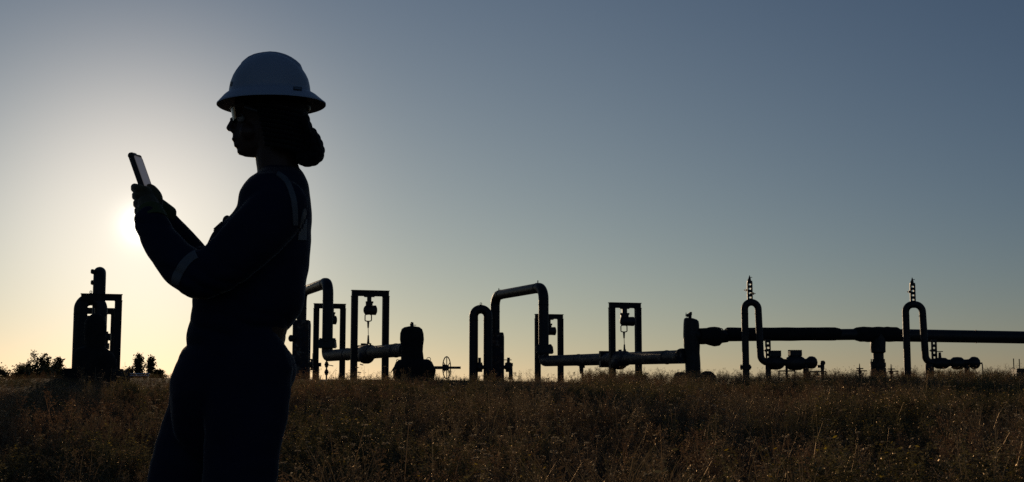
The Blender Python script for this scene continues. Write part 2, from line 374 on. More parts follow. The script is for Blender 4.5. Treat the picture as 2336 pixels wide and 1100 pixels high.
def scatter(n, y0, y1, xw, dens=None, smin=.6, smax=1.2):
    for _ in range(n):
        y = math.sqrt(R.uniform(y0 * y0, y1 * y1)); x = R.uniform(-1, 1) * (xw * y + 1.5)
        if (x + 2.26) ** 2 + (y - 3.5) ** 2 < 0.3: continue
        if dens and R.random() > dens(x, y): continue
        pts.append((x, y, ground_z(x, y) - .01)); s_ = R.uniform(smin, smax)
        s_ *= 1 - .38 * min(1, max(0, (y - 12) / 7))
        if y > 18.5 and -4.6 < x < 1.1: s_ *= 0.5 if R.random() > .06 else 1.0
        if y > 15 and x < -3.6: s_ *= .5
        if y > 16 and x > 1.1: s_ *= 1.25 + .35 * noise.noise(Vector((x * .9, 0, 4)))
        if y > 16: cap_ = 1.15 if R.random() < .05 else .80
        c = noise.noise(Vector((x * .45, y * .45, 2.0))); c2 = noise.noise(Vector((x * .8, y * .8, 9.0)))
        r_ = R.random()
        if c > .18 and r_ < .7: k = R.choice([4, 5, 6])
        elif c < -.2 and r_ < .6: k = R.choice([7, 8])
        elif c2 > .25 and r_ < .5: k = R.choice([9, 10])
        else: k = R.choice([0, 1, 2, 3, 0, 1, 2, 3, 4, 5, 7, 9, 11, 12])
        s_ *= 1 + .55 * c2
        if y > 16: s_ = min(s_, cap_)
        scl.append(max(.25, s_)); rot.append((R.uniform(-.15, .15), R.uniform(-.15, .15), R.uniform(0, 2 * PI))); idx.append(k)
scatter(17000, 3.2, 21.8, 0.46)
scatter(1500, 21.8, 25, 0.48, lambda x, y: 0.12 if -4.4 < x < 1.0 else 1.0)
me = bpy.data.meshes.new('weeds'); me.from_pydata(pts, [], [])
for nm, ty, data in (('scl', 'FLOAT', scl), ('idx', 'INT', idx)):
    at = me.attributes.new(nm, ty, 'POINT'); at.data.foreach_set('value', data)
at = me.attributes.new('rot', 'FLOAT_VECTOR', 'POINT'); at.data.foreach_set('vector', [c for v in rot for c in v])
wo = bpy.data.objects.new('weeds', me); COL.objects.link(wo); wo['kind'] = 'stuff'
ng = bpy.data.node_groups.new('weed_scatter', 'GeometryNodeTree')
ng.interface.new_socket('Geometry', in_out='INPUT', socket_type='NodeSocketGeometry'); ng.interface.new_socket('Geometry', in_out='OUTPUT', socket_type='NodeSocketGeometry')
gi = ng.nodes.new('NodeGroupInput'); gout = ng.nodes.new('NodeGroupOutput')
m2p = ng.nodes.new('GeometryNodeMeshToPoints'); iop = ng.nodes.new('GeometryNodeInstanceOnPoints'); g2i = ng.nodes.new('GeometryNodeGeometryToInstance')
ng.links.new(gi.outputs[0], m2p.inputs[0]); ng.links.new(m2p.outputs[0], iop.inputs['Points'])
for v in reversed(variants):
    n_ = ng.nodes.new('GeometryNodeObjectInfo'); n_.inputs['Object'].default_value = v; n_.inputs['As Instance'].default_value = True
    ng.links.new(n_.outputs['Geometry'], g2i.inputs[0])
ng.links.new(g2i.outputs[0], iop.inputs['Instance']); iop.inputs['Pick Instance'].default_value = True
def attr(nm, ty):
    a = ng.nodes.new('GeometryNodeInputNamedAttribute'); a.data_type = ty; a.inputs[0].default_value = nm; return a.outputs[0]
e2r = ng.nodes.new('FunctionNodeEulerToRotation'); ng.links.new(attr('rot', 'FLOAT_VECTOR'), e2r.inputs[0]); ng.links.new(e2r.outputs[0], iop.inputs['Rotation'])
ng.links.new(attr('idx', 'INT'), iop.inputs['Instance Index']); ng.links.new(attr('scl', 'FLOAT'), iop.inputs['Scale'])
ng.links.new(iop.outputs[0], gout.inputs[0])
md = wo.modifiers.new('weeds', 'NODES'); md.node_group = ng

# ------------------------------------------------------------------ shrubs on the skyline
def shrub(px, top_py, wpx, Y, label, seed, conical=False, pybase=862):
    rr = random.Random(seed); base = P(px, pybase, Y); base.z = ground_z(base.x, Y); k = Y / FOC
    H = P(px, top_py, Y).z - base.z; W = wpx * k / 2
    t = thing('shrub', label, 'shrub', base, 'shrubs on the skyline behind the field')
    st = MB(); crown = MB()
    st.sweep([base, base + Vector((.02, 0, H * .35)), base + Vector((-.02, .03, H * .85))], [.035, .025, .008], 6)
    tips = []
    for i in range(16 if not conical else 22):
        a = rr.uniform(0, 2 * PI); u = rr.uniform(.15, .95)
        prof = 1.25 * (1 - u) ** .85 if conical else math.sin(PI * min(1, u * .75 + .2)) ** .6
        q = base + Vector((math.cos(a) * W * prof * rr.uniform(.6, 1), math.sin(a) * W * prof, H * min(.97, u + .08)))
        p0 = base + Vector((0, 0, H * max(.05, u - .35))); st.sweep([p0, p0.lerp(q, .5) + Vector((0, 0, .03)), q], [.014, .009, .004], 5); tips.append((p0, q))
    for p0, q in tips:
        for j in range(80 if conical else 100):
            c = p0.lerp(q, rr.uniform(.35, 1.08)) + Vector((rr.gauss(0, 1), rr.gauss(0, 1), rr.gauss(0, 1))) * W * (.15 if conical else .15)
            d = Vector((rr.uniform(-1, 1), rr.uniform(-1, 1), rr.uniform(-.3, 1))).normalized(); s_ = d.cross(Vector((rr.random(), rr.random(), rr.random()))).normalized()
            ln = rr.uniform(.05, .09); wd = ln * .55
            crown.add([c, c + d * ln * .5 + s_ * wd / 2, c + d * ln, c + d * ln * .5 - s_ * wd / 2], [(0, 1, 2, 3)])
    st.build('stem', M['bark'], t); crown.build('foliage', M['bush_leaf'], t, smooth=False)
SH = [(20, 846, 90, 40, 'low dark bush on the skyline at the far left edge'),
      (84, 803, 46, 38, 'tallest bushy shrub left of the upright pipework'),
      (60, 822, 44, 39, 'rounded shrub leaning on the left of the tallest bush'),
      (104, 818, 36, 38, 'medium shrub just right of the tallest bush'),
      (132, 818, 26, 38, 'narrow shrub standing apart left of the upright pipework'),
      (112, 840, 90, 37, 'low spreading bush below the narrow shrub'),
      (52, 846, 60, 36, 'low bush under the rounded shrub'),
      (146, 846, 40, 36, 'small low bush at the foot of the far left pipework')]
for i, a in enumerate(SH): shrub(*a, 100 + i)
shrub(315, 810, 42, 40, 'conical shrub nearer the upright pipework, above the pale rails', 131, True)
shrub(345, 814, 36, 40, 'conical shrub nearer the person, above the pale rails', 132, True)
shrub(296, 838, 22, 40, 'tiny shrub between rubble block and conical shrubs', 133, False)
shrub(362, 846, 26, 40, 'tiny low shrub just left of the person', 134, False)
# ------------------------------------------------------------------ pipework
RUN = Vector((0.32, -1, 0)).normalized()         # the three stations run this way, towards the camera
ACR = Vector((RUN.y * -1, RUN.x, 0)).normalized()  # across the run
PIPE_R = 0.125
def on(px, py, Y): return P(px, py, Y)
def rows(mb, data, Y, dep, seg=28, amp=0.0, f=6.0):
    """body of elliptical sections from (pixel y, pixel left, pixel right) rows; dep = depth / width"""
    rg = []
    for py, a, b in data:
        A = P(a, py, Y); B = P(b, py, Y); c = (A + B) / 2; hw = (B.x - A.x) / 2
        ring = []
        for k in range(seg):
            t = 2 * PI * k / seg
            q = Vector((c.x + hw * math.cos(t), c.y + hw * dep * math.sin(t), c.z))
            if amp: q += noise.noise_vector(q * f) * amp
            ring.append(q)
        rg.append(ring)
    mb.rings(rg)
def lug(mb, p, r=0.03):
    mb.torus(p + Vector((0, 0, r * 0.9)), ACR if abs(RUN.x) > 2 else Vector((0.3, 1, 0)), r, r * 0.32, 14, 6)
    mb.box(p, (r * 1.4, r * 1.4, r * .6))
def handwheel(name, c, axis, Rm, parent, spokes=6, mat='metal'):
    mb = MB(); c = Vector(c); ax = Vector(axis).normalized()
    mb.torus(c, ax, Rm, Rm * .05, 40, 8)
    a = Vector((0, 0, 1)) if abs(ax.z) < .9 else Vector((1, 0, 0)); u = (a - ax * a.dot(ax)).normalized(); v = ax.cross(u)
    for k in range(spokes):
        t = 2 * PI * k / spokes; mb.sweep([c, c + (u * math.cos(t) + v * math.sin(t)) * Rm], Rm * .04, 6)
    mb.sweep([c - ax * Rm * .16, c + ax * Rm * .16], Rm * .16, 14)
    return mb.build(name, M[mat], parent)

def frame(px_l, px_r, py_top, Y, label, post_w=0.11, hoist=None, base_py=880, brace=None):
    """goal-post steel frame standing across the pipe run"""
    cx = XP((px_l + px_r) / 2, py_top, Y); zt = ZP(py_top, Y); width = (px_r - px_l) * Y / FOC / max(.5, abs(ACR.x)) * .99
    c = Vector((cx, Y, 0)); gz = ground_z(cx, Y) - .05
    t = thing('steel_frame', label, 'steel frame', (cx, Y, gz), 'goal post steel frames standing across the pipes')
    Mr = Matrix((ACR, Vector((0, 0, 1)).cross(ACR) * -1 if False else Vector((-ACR.y, ACR.x, 0)), Vector((0, 0, 1)))).transposed()
    for s_ in (-1, 1):
        mb = MB(); q = c + ACR * (s_ * (width / 2 - post_w / 2))
        h = zt - post_w - gz
        mb.box(q + Vector((0, 0, gz + h / 2)), (post_w * .14, post_w, h), Mr)
        for f_ in (-1, 1): mb.box(q + ACR * (f_ * (post_w / 2)) + Vector((0, 0, gz + h / 2)), (post_w * .10, post_w, h - .002), Mr)
        mb.box(q + Vector((0, 0, gz + h / 2)) - Vector((-ACR.y, ACR.x, 0)) * (post_w * .45), (post_w * .9, .012, h - .004), Mr)
        mb.box(q + Vector((0, 0, gz + h + .006)), (post_w * 1.2, post_w * 1.2, .012), Mr)
        mb.box(q + Vector((0, 0, gz + .02)), (post_w * 2, post_w * 2, .03), Mr)
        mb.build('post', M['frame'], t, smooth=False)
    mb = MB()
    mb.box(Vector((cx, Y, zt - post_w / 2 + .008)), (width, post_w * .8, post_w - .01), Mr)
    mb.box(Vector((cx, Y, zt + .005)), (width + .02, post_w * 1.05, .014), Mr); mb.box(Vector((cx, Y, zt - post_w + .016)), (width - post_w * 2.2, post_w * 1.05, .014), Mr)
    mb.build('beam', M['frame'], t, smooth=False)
    if brace:
        zb = ZP(brace, Y); mb = MB(); mb.box(Vector((cx, Y, zb)), (width - post_w * 1.1, post_w * .7, .09), Mr); mb.build('crossbar', M['frame'], t, smooth=False)
    return t, cx, zt - post_w

def hoist(cx, Y, z0, zpipe, label, wide=1.0, off=0.0, hook=True, k=1.0):
    """electric hoist hanging from the beam: trolley, drum, hook, cable"""
    t = thing('hoist', label, 'hoist', (cx, Y, z0), 'hoists hanging from the steel frames')
    mb = MB(); mb.box((cx - .02 * k, Y, z0 - .085 * k), (.12 * k * wide, .10, .17 * k)); mb.box((cx - .02 * k, Y, z0 - .01), (.26 * k, .12, .018)); 
    mb.box((cx - .02 * k, Y, z0 - .20 * k), (.19 * k * wide, .13, .11 * k)); mb.sweep([(cx - .13 * k * wide, Y, z0 - .16 * k), (cx + .10 * k * wide, Y, z0 - .16 * k)], .022, 10)
    mb.build('trolley', M['metal'], t, bevel=0.004)
    mb = MB(); c = Vector((cx + off, Y, z0 - .36 * k))
    mb.sweep([c - ACR * .16 * k * wide, c - ACR * .14 * k * wide, c + ACR * .13 * k * wide, c + ACR * .16 * k * wide], [.07 * k, .115 * k, .125 * k, .075 * k], 22); mb.ball(c - ACR * .13 * k * wide, (.1 * k, .11 * k, .13 * k))
    mb.build('drum', M['metal'], t)
    if hook:
        mb = MB(); h = Vector((cx - .04 * k, Y, z0 - .55 * k))
        for s_ in (-1, 1): mb.sweep(fillet([h + Vector((s_ * .02, 0, .07)), h + Vector((s_ * .062, 0, .05)), h + Vector((s_ * .062, 0, -.06)), h + Vector((0, 0, -.075))], .02, 3), .011, 8)
        mb.sweep([h + Vector((0, 0, -.06)), h + Vector((0, 0, -.20))], [.024, .015], 10); mb.build('hook', M['metal'], t)
        mb = MB(); mb.sweep([h + Vector((0, 0, -.18)), Vector((h.x + .005, Y, zpipe + .16))], .0065, 6)
        mb.sweep([Vector((h.x + .005, Y, zpipe + .17)), Vector((h.x + .005, Y, zpipe + .05)), Vector((h.x + .005, Y, zpipe))], [.015, .022, .03], 10); mb.build('cable', M['metal'], t)
    return t

def loop_station(label, far, near, ztop, zlow, run_end, rad_end, parts=None, top_knobs=True, sleeve=True, bolts=(), rk=.96, guard=0.0):
    """riser - cross pipe - riser - low run, one welded pipe. far/near: (x, y) of the risers"""
    F_ = Vector((far[0], far[1], 0)); Nn = Vector((near[0], near[1], 0)); gz = ground_z(*near)
    t = thing('pipe_station', label, 'pipework', (near[0], near[1], gz), 'pipe stations along the crest of the field')
    r = PIPE_R
    mb = MB(); path = fillet([F_ + Vector((0, 0, gz - .3)), F_ + Vector((0, 0, ztop)), Nn + Vector((0, 0, ztop)), Nn + Vector((0, 0, zlow + .25))], .28, 10)
    mb.sweep(path, r * rk, 28)
    for q, ax in ((F_ + Vector((0, 0, ztop - .42)), (0, 0, 1)), (Nn + Vector((0, 0, ztop - .42)), (0, 0, 1)), (F_.lerp(Nn, .12) + Vector((0, 0, ztop)), Nn - F_), (F_.lerp(Nn, .88) + Vector((0, 0, ztop)), Nn - F_)):
        mb.torus(q, ax, r * .965, .008, 28, 6)
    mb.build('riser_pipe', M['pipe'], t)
    if sleeve:
        mb = MB(); mb.sweep([F_ + Vector((0.01, 0, gz - .2)), F_ + Vector((.01, 0, gz + sleeve - .1)), F_ + Vector((.01, 0, gz + sleeve))], [.222, .225, .21], 28)
        mb.box(F_ + Vector((.02, -.17, gz + sleeve / 2)), (.38, .10, sleeve + .02)); mb.build('sleeve', M['pipe_worn'], t, bevel=.006)
    # low run
    E_ = Vector((run_end[0], run_end[1], run_end[2])); A_ = Nn + Vector((0, 0, zlow))
    mb = MB(); path = fillet([Nn + Vector((0, 0, zlow + .27)), A_ - Vector((0, 0, 0.0)), A_.lerp(E_, .2), E_], .22, 8)
    mb.sweep(path, r, 28)
    for u in (.3, .62, .9): mb.torus(A_.lerp(E_, u), E_ - A_, r + .001, .008, 28, 6)
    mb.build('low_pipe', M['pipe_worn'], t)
    mb = MB(); flange(mb, Nn + Vector((0, 0, zlow + .31)), (0, 0, 1), .20, .09, 12); mb.build('flange', M['pipe'], t)
    mb = MB(); q = Nn + Vector((guard, -.02, zlow + .27)); wq = .19
    mb.rings([[q + Vector((sx * wq * k_, sy * .17 * k_, dz)) for sx, sy in ((-1, -1), (1, -1), (1, 1), (-1, 1))] for k_, dz in ((1.05, -.10), (1.0, .02), (.93, .09), (.7, .115))])
    mb.build('joint_guard', M['pipe'], t, bevel=.02)
    return t, A_, E_

def arch(px_l, px_r, py_top, Y, rad, t, base_py=880, name='arch_pipe'):
    xl = XP(px_l, py_top + 60, Y); xr = XP(px_r, py_top + 60, Y); zt = ZP(py_top, Y) - rad; w_ = xr - xl
    gz = ground_z(xl, Y) - .2
    mb = MB(); mb.sweep(fillet([(xl, Y, gz), (xl, Y, zt), (xr, Y + .05, zt), (xr, Y + .05, gz)], w_ / 2 * .99, 14), rad, 24)
    for x in (xl, xr): mb.torus((x, Y if x == xl else Y + .05, zt - w_ / 2 - .1), (0, 0, 1), rad, .007, 24, 6)
    o = mb.build(name, M['pipe'], t)
    mb = MB(); lug(mb, Vector(((xl + xr) / 2, Y, zt + rad)), .026); mb.build('lifting_lug', M['metal'], t)
    return o

def small_valve(mb, p, k=1.0, lever=True):
    p = Vector(p); mb.sweep([p + Vector((0, 0, -.06 * k)), p + Vector((0, 0, .06 * k))], .035 * k, 10); mb.ball(p, .05 * k, 12)
    mb.sweep([p + Vector((0, 0, .05 * k)), p + Vector((0, 0, .12 * k))], .018 * k, 8)
    if lever: mb.box(p + Vector((.06 * k, 0, .12 * k)), (.16 * k, .02, .014))

# --- C station (middle)
NY, FY = 31.0, 33.9
xn = XP(1240, 700, NY); xf = XP(1129.5, 720, FY); ztop = ZP(655, NY) ; 
E0 = P(1562, 814, 23.9)
tC, A_, E_ = loop_station('arched pipe station in the middle of the skyline beside an upright arch pipe', (xf, FY), (xn, NY), ztop, ZP(824, NY), E0, .125, sleeve=1.32, guard=.03)
arch(1080.5, 1113, 695.5, 33.2, .112, tC)
for px, py, Yp in ((1138, 662, 33.7), (1227, 644, 31.2)): mb = MB(); mb.sweep([P(px, py + 8, Yp), P(px, py - 4, Yp)], .012, 8); mb.build('peg', M['metal'], tC)
mb = MB(); small_valve(mb, P(1094, 838, 33.2), 2.0, False); mb.sweep([P(1085, 838, 33.2), P(1112, 838, 33.2)], .05, 12); mb.box(P(1094, 836, 33.2), (.16, .1, .1)); mb.build('drain_valve', M['metal'], tC)
mb = MB(); small_valve(mb, P(1160, 838, 33), 2.0, False); mb.sweep([P(1146, 838, 33), P(1165, 838, 33), P(1165, 866, 33)], .055, 12); mb.box(P(1161, 832, 33), (.2, .12, .08)); c = P(1158, 824, 33); mb.sweep([c + Vector((0, 0, .03)), c - Vector((0, 0, .2))], .02, 8); mb.box(c + Vector((0, 0, .03)), (.2, .03, .02)); mb.build('drain_valve', M['metal'], tC)
mb = MB()   # coupling on the low run
def coupling(t, u0, A, E, r1=.185, r2=.155):
    d = (E - A); mb = MB(); c = A + d * u0
    dn = d.normalized(); mb.sweep([c - dn * .42, c - dn * .30, c - dn * .05, c + dn * .30, c + dn * .42], [.128, r2, r2 * 1.03, r2, .128], 28)
    sg = Vector((0, 0, -1)); mb.ball(c + sg * .07 - dn * 0.0, (.17, .30, .155), 20)
    mb.build('coupling', M['pipe_worn'], t)
    mb = MB(); k = c - dn * .75
    mb.box(k + Vector((0, 0, .0)), (.24, .10, .34), Matrix((ACR, Vector((-ACR.y, ACR.x, 0)), Vector((0, 0, 1)))).transposed()); mb.box(k + Vector((.14, 0, .15)), (.10, .10, .12)); mb.build('clamp', M['metal'], t, bevel=.006)
    for q in (.0, .08, .3): mb = MB(); mb.sweep([c + dn * q + Vector((0, 0, r2 - .02)), c + dn * q + Vector((0, 0, r2 + .03))], .018, 8); mb.build('bolt', M['metal'], t)
    return c
cC = coupling(tC, .60, A_, E_)
mb = MB(); q = A_.lerp(E_, .33); mb.sweep([q + Vector((0, 0, -.1)), q + Vector((0, 0, -.42))], .02, 8); mb.sweep([q + Vector((-.05, 0, -.1)), q + Vector((-.03, 0, -.3))], .03, 8); mb.box(q + Vector((-.0, 0, -.15)), (.1, .04, .05)); mb.build('drain_cock', M['metal'], tC)
frame(1221, 1284, 718, 31.5, 'short steel frame behind the near leg of the middle pipe station')
_, cx, zb = frame(1389, 1462, 692, 26.9, 'steel frame over the low pipe with hoist, right of the middle station', .105)
hoist(XP(1425, 710, 26.9), 26.75, zb, cC.z + .12, 'hoist with sideways drum hanging over the middle station pipe', 1.1, .06, k=.76)
_, = (hoist(XP(1254, 740, 31.6), 31.4, ZP(728, 31.4), 0, 'partly hidden hoist behind the middle pipe station leg', .7, 0.05, hook=False, k=.8),)

# --- B station (behind the person)
NYb, FYb = 29.5, 32.5
xn = XP(748, 700, NYb); xf = XP(688, 720, FYb); zt = ZP(644, NYb)
E0 = P(925, 798, 24.0)
tB, A_, E_ = loop_station('arched pipe station half hidden behind the back of the person', (xf, FYb), (xn, NYb), zt, ZP(812, NYb), E0, .125, sleeve=1.5)
for k in range(6): mb = MB(); q = P(706 + k * 6.2, 655 - k * 2.6, 31.7 - k * .32); mb.box(q + Vector((0, 0, .02)), (.035, .05, .05)); mb.build('bolt', M['metal'], tB)
cB = coupling(tB, .55, A_, E_)
mb = MB(); c = P(745, 832, 29.3); mb.sweep([c + Vector((0, 0, .1)), c + Vector((0, 0, -.4))], .018, 8); small_valve(mb, c, 1.0, False); small_valve(mb, c - Vector((0, 0, .17)), 1.0, False); mb.sweep([c, c + Vector((.15, 0, -.03))], .009, 6); mb.build('drain_cock', M['metal'], tB)
mb = MB(); c = P(716, 832, 31); small_valve(mb, c, 2.2, False); mb.box(c, (.34, .08, .09)); mb.box(c + Vector((0, 0, .12)), (.18, .05, .03)); mb.box(c + Vector((.05, 0, -.2)), (.14, .1, .4)); mb.build('drain_valve', M['metal'], tB)
mb = MB(); mb.ball(P(664, 772, 32.2), (.07, .07, .09)); mb.sweep([P(664, 772, 32.2), P(674, 772, 32.2)], .04, 10); mb.build('plug', M['metal'], tB)
frame(718, 787, 694, 30.2, 'steel frame behind the near leg of the pipe station beside the person')
_, cx, zb = frame(804, 886, 664, 25.6, 'tallest steel frame, with a hoist and cable, left of the bulbous valve', .11)
hoist(XP(846, 690, 25.6), 25.45, zb, cB.z + .14, 'hoist with round drum hanging in the tallest steel frame', .85, .03, k=.76)
hoist(XP(760, 720, 30), 29.95, ZP(702, 30), 0, 'hoist mostly hidden behind the leg of the pipe station beside the person', .7, 0, hook=False, k=.8)

def big_valve(rws_top, rws_low, Y, label, wheel=None):
    t = thing('gate_valve', label, 'valve', Vector((XP((rws_low[0][1] + rws_low[0][2]) / 2, 860, Y), Y, ground_z(XP(940, 860, Y), Y))), 'big wrapped valves at the ends of the low pipes')
    mb = MB(); rows(mb, rws_top, Y, .9, 32, .018, 5); mb.build('bonnet_cover', M['lagging'], t, angle=60)
    mb = MB(); rows(mb, rws_low, Y, .8, 32, .024, 5); mb.build('valve_body', M['lagging'], t, angle=60)
    return t
tV = big_valve([(745, 932, 944), (747, 922, 957), (751, 916, 963), (760, 913, 967), (775, 912.5, 968.5), (790, 914, 966), (803, 915, 965), (812, 916, 966), (826, 915, 968), (835, 913, 970)],
               [(819, 925, 960), (821, 912, 978), (826, 903, 986), (835, 899, 991), (845, 897, 994), (856, 898, 991), (868, 900, 988), (885, 902, 985)], 23.7, 'bulbous wrapped valve with a spoked handwheel in front of the skyline')
mb = MB(); c = P(940, 742, 23.7); mb.sweep([c - Vector((0, 0, .05)), c + Vector((-.005, 0, .02)), c + Vector((.003, 0, .055))], [.03, .034, .022], 12); mb.box(c + Vector((.045, 0, .0)), (.06, .015, .012)); mb.build('vent_plug', M['metal'], tV)
mb = MB(); mb.sweep([P(985, 839, 23.7), P(1051, 839, 23.7)], .022, 12); mb.sweep([P(985, 839, 23.7), P(1020, 839, 23.7)], .028, 12)
mb.sweep([P(1009, 839, 23.7), P(1011, 839, 23.7), P(1020, 839, 23.7), P(1024, 839, 23.7)], [.045, .06, .055, .035], 14); mb.build('stem', M['metal'], tV)
handwheel('handwheel', P(1019, 839, 23.7), Vector((1, -.33, 0)), .197, tV, 6)
for px, py, r_ in ((978, 820, .035), (962, 792, .02), (907, 823, .02)):
    mb = MB(); mb.torus(P(px, py, 23.6), (0, 1, .1), r_, .006, 16, 6); mb.build('strap_ring', M['lagging'], tV)
for a_, b_ in (((899, 838), (892, 850)), ((899, 858), (895, 866))): mb = MB(); mb.sweep([P(*a_, 23.5), P(*b_, 23.5)], .009, 6); mb.build('strap_end', M['lagging'], tV)

# --- A station (far left, seen along its run)
YA = 28.5
xa = XP(226.5, 660, YA); fa = Vector((xa, YA, 0)) - RUN * 2.9
tA, A_, E_ = loop_station('tall pipe station seen end on at the far left of the skyline', (fa.x, fa.y), (xa, YA), ZP(606, YA) - .135, ZP(815, YA), P(228, 800, 22.5), .125, sleeve=False, rk=1.06)
arch(182, 228, 669, 27.8, .13, tA)
for py in (620, 645): mb = MB(); mb.box(P(213.5, py, YA), (.10, .09, .07)); mb.box(P(212, py, YA), (.03, .14, .10)); mb.build('bracket', M['metal'], tA)
mb = MB(); xs_ = XP(213, 760, 27.2); mb.sweep([(xs_, 27.2, .9), (xs_, 27.2, ZP(722, 27.2))], .25, 28); xs_ = XP(201, 760, 27.7); mb.sweep([(xs_, 27.7, .9), (xs_, 27.7, ZP(721, 27.7))], .17, 24); mb.build('sleeve', M['pipe'], tA)
mb = MB(); c = P(239, 770, 26.6); small_valve(mb, c, 2.0, False); mb.box(P(246, 769, 26.6), (.12, .08, .14)); mb.box(P(240, 790, 26.6), (.14, .1, .12)); mb.build('drain_valve', M['metal'], tA)
frame(189, 275, 672, 25.6, 'tall steel frame at the far left, right in front of the end on pipe station', .125)
frame(188, 265, 704, 30.0, 'lower steel frame at the far left, behind the end on pipe station', .135)
YV = 21.5
tVA = big_valve([(716, 212, 226), (722, 202, 234), (735, 194, 241), (760, 192, 242), (790, 194, 240), (812, 192, 243)],
                [(790, 190, 236), (796, 178, 247), (806, 170, 257), (820, 166, 263), (838, 165, 266), (850, 162, 266), (880, 162, 266)], YV, 'dark valve body at the foot of the far left pipe station')
mb = MB(); mb.box(P(214, 862, YV) , (.78, .8, .30)); mb.build('plinth', M['lagging'], tVA, bevel=.02, jitter=.02)
mb = MB()
rb = P(279, 856, 21.6)
for i in range(7):
    rr = random.Random(i); c = rb + Vector((rr.uniform(-.09, .07), rr.uniform(-.1, .1), rr.uniform(-.05, .06))); i0 = len(mb.v); mb.ball(c, (.05 + .03 * rr.random(), .06, .05), 10)
    for j in range(i0, len(mb.v)): v = Vector(mb.v[j]); mb.v[j] = tuple(v + noise.noise_vector(v * 20) * .02)
mb.box(rb + Vector((-.02, 0, -.03)), (.2, .15, .14))
o = mb.build('rubble_block', M['concrete'], None, jitter=.03, angle=20); shift_origin(o, rb); tag(o, 'dark lumpy rubble block just right of the far left pipework', 'rubble block')
for py, a, b_, lab, Yr in ((853.5, 285, 342, 'upper pale metal rail on the crest left of the person', 23.2), (858, 283, 340, 'lower pale metal rail on the crest left of the person', 22.6)):
    mb = MB(); A = P(a, py, Yr); B = P(b_, py, Yr); mb.sweep([A, B], .014, 10)
    for k in range(4): q = A.lerp(B, .08 + k * .28); mb.box(q - Vector((0, 0, .06)), (.03, .02, .12))
    o = mb.build('metal_rail', M['rail'], None); shift_origin(o, A); tag(o, lab, 'rail', 'pale rails lying on the crest')

# --- D: vessel column where the low pipe meets the header
YD = 23.8
tD = thing('pipe_column', 'stout upright pipe column with a small valve on top, at the left end of the long horizontal pipe', 'pipe column', (XP(1578, 860, YD), YD, ground_z(XP(1578, 860, YD), YD)))
mb = MB(); rows(mb, [(725, 1563, 1572), (726.5, 1561, 1582), (729, 1560, 1590), (733, 1559.5, 1594), (740, 1559, 1595), (765, 1558.5, 1596), (790, 1560, 1597), (805, 1562, 1596), (815, 1563, 1597), (830, 1563, 1598), (850, 1564, 1598), (885, 1564, 1598)], YD, .95, 32, .006, 6)
mb.build('column', M['pipe'], tD, angle=50)
mb = MB(); c = P(1574, 722, YD); mb.sweep([c + Vector((0, 0, -.04)), c + Vector((0, 0, .06))], .03, 10); mb.ball(c + Vector((-.03, 0, .02)), (.05, .03, .03), 12); mb.box(c + Vector((.01, 0, .05)), (.05, .04, .06)); mb.sweep([c + Vector((-.06, 0, .01)), c + Vector((-.02, 0, .02))], [.03, .02], 12); mb.build('top_valve', M['metal'], tD)
handwheel('handwheel', P(1565.5, 719, YD), Vector((1, -.5, .1)), .042, tD, 5)
for s_, px, r_ in ((-1, 1553, .12), (1, 1615, .14)): mb = MB(); mb.ball(P(px, 864, YD - .2), (r_ * 1.1, .25, .13), 16); mb.build('footing', M['lagging'], tD, jitter=.02)
mb = MB(); flange(mb, P(1556, 812, YD + .05), RUN * -1, .137, .03, 10); mb.build('flange', M['pipe_worn'], tD)

# header pipe
tH = thing('header_pipe', 'long dark horizontal pipe running off the right edge above the field', 'pipe', (XP(2002, 850, 24.4), 24.4, ground_z(6.8, 24.4)))
H = lambda px, py, Y=None: P(px, py, 23.8 + (px - 1597) / 740 * 1.6)
mb = MB(); mb.sweep([H(1585, 765), H(1650, 766), H(1960, 763)], .105, 28)
mb.sweep([H(2045, 765), H(2450, 772)], .119, 28); mb.torus(H(2226, 768), Vector((1, 0, 0)), .12, .01, 28, 6); mb.build('bare_pipe', M['pipe'], tH)
mb = MB(); lump(mb, [H(1594, 767), H(1611, 767), H(1618, 767.5), H(1630, 768), H(1640, 768), H(1646, 768), H(1660, 768)], [.145, .147, .165, .178, .168, .12, .10], .03, .010)
mb.build('bulb_joint', M['lagging'], tH, angle=60)
mb = MB(); mb.torus(P(1644, 755, 23.9), (0, 1, .2), .045, .009, 18, 6); mb.build('tie_loop', M['lagging'], tH)
mb = MB(); lump(mb, [H(1656, 763), H(1660, 763), H(1780, 762.6), H(1905, 762), H(1915, 762)], [.105, .125, .124, .124, .105], .06, .006, 28, 4); mb.build('insulation_jacket', M['lagging'], tH, angle=50)
mb = MB(); lump(mb, [H(1948, 763), H(1954, 763), H(1962, 763), H(2000, 763), H(2035, 763), H(2046, 763), H(2054, 763)], [.105, .125, .14, .142, .138, .13, .105], .03, .014, 28, 9); mb.build('tee_wrap', M['lagging'], tH, angle=60)
mb = MB(); t0 = H(2002, 763); g0 = ground_z(t0.x, t0.y)
lump(mb, [t0, t0 + Vector((0, 0, -.20)), t0 + Vector((0, 0, -.33)), t0 + Vector((0, 0, -.355))], [.14, .142, .138, .10], .03, .008, 24, 9); mb.sweep([t0 + Vector((0, 0, -.33)), Vector((t0.x, t0.y, g0 - .2))], .10, 24); mb.build('support_leg', M['pipe'], tH)
mb = MB(); q = P(2003, 838, t0.y - .1); flange(mb, q, (0, 0, 1), .145, .16, 12); mb.ball(P(1988, 828, t0.y - .1), .03, 10); mb.box(P(1990, 828, t0.y - .1), (.06, .03, .02)); mb.ball(q + Vector((0, 0, -.1)), (.15, .15, .2)); mb.build('leg_flange', M['pipe'], tH)

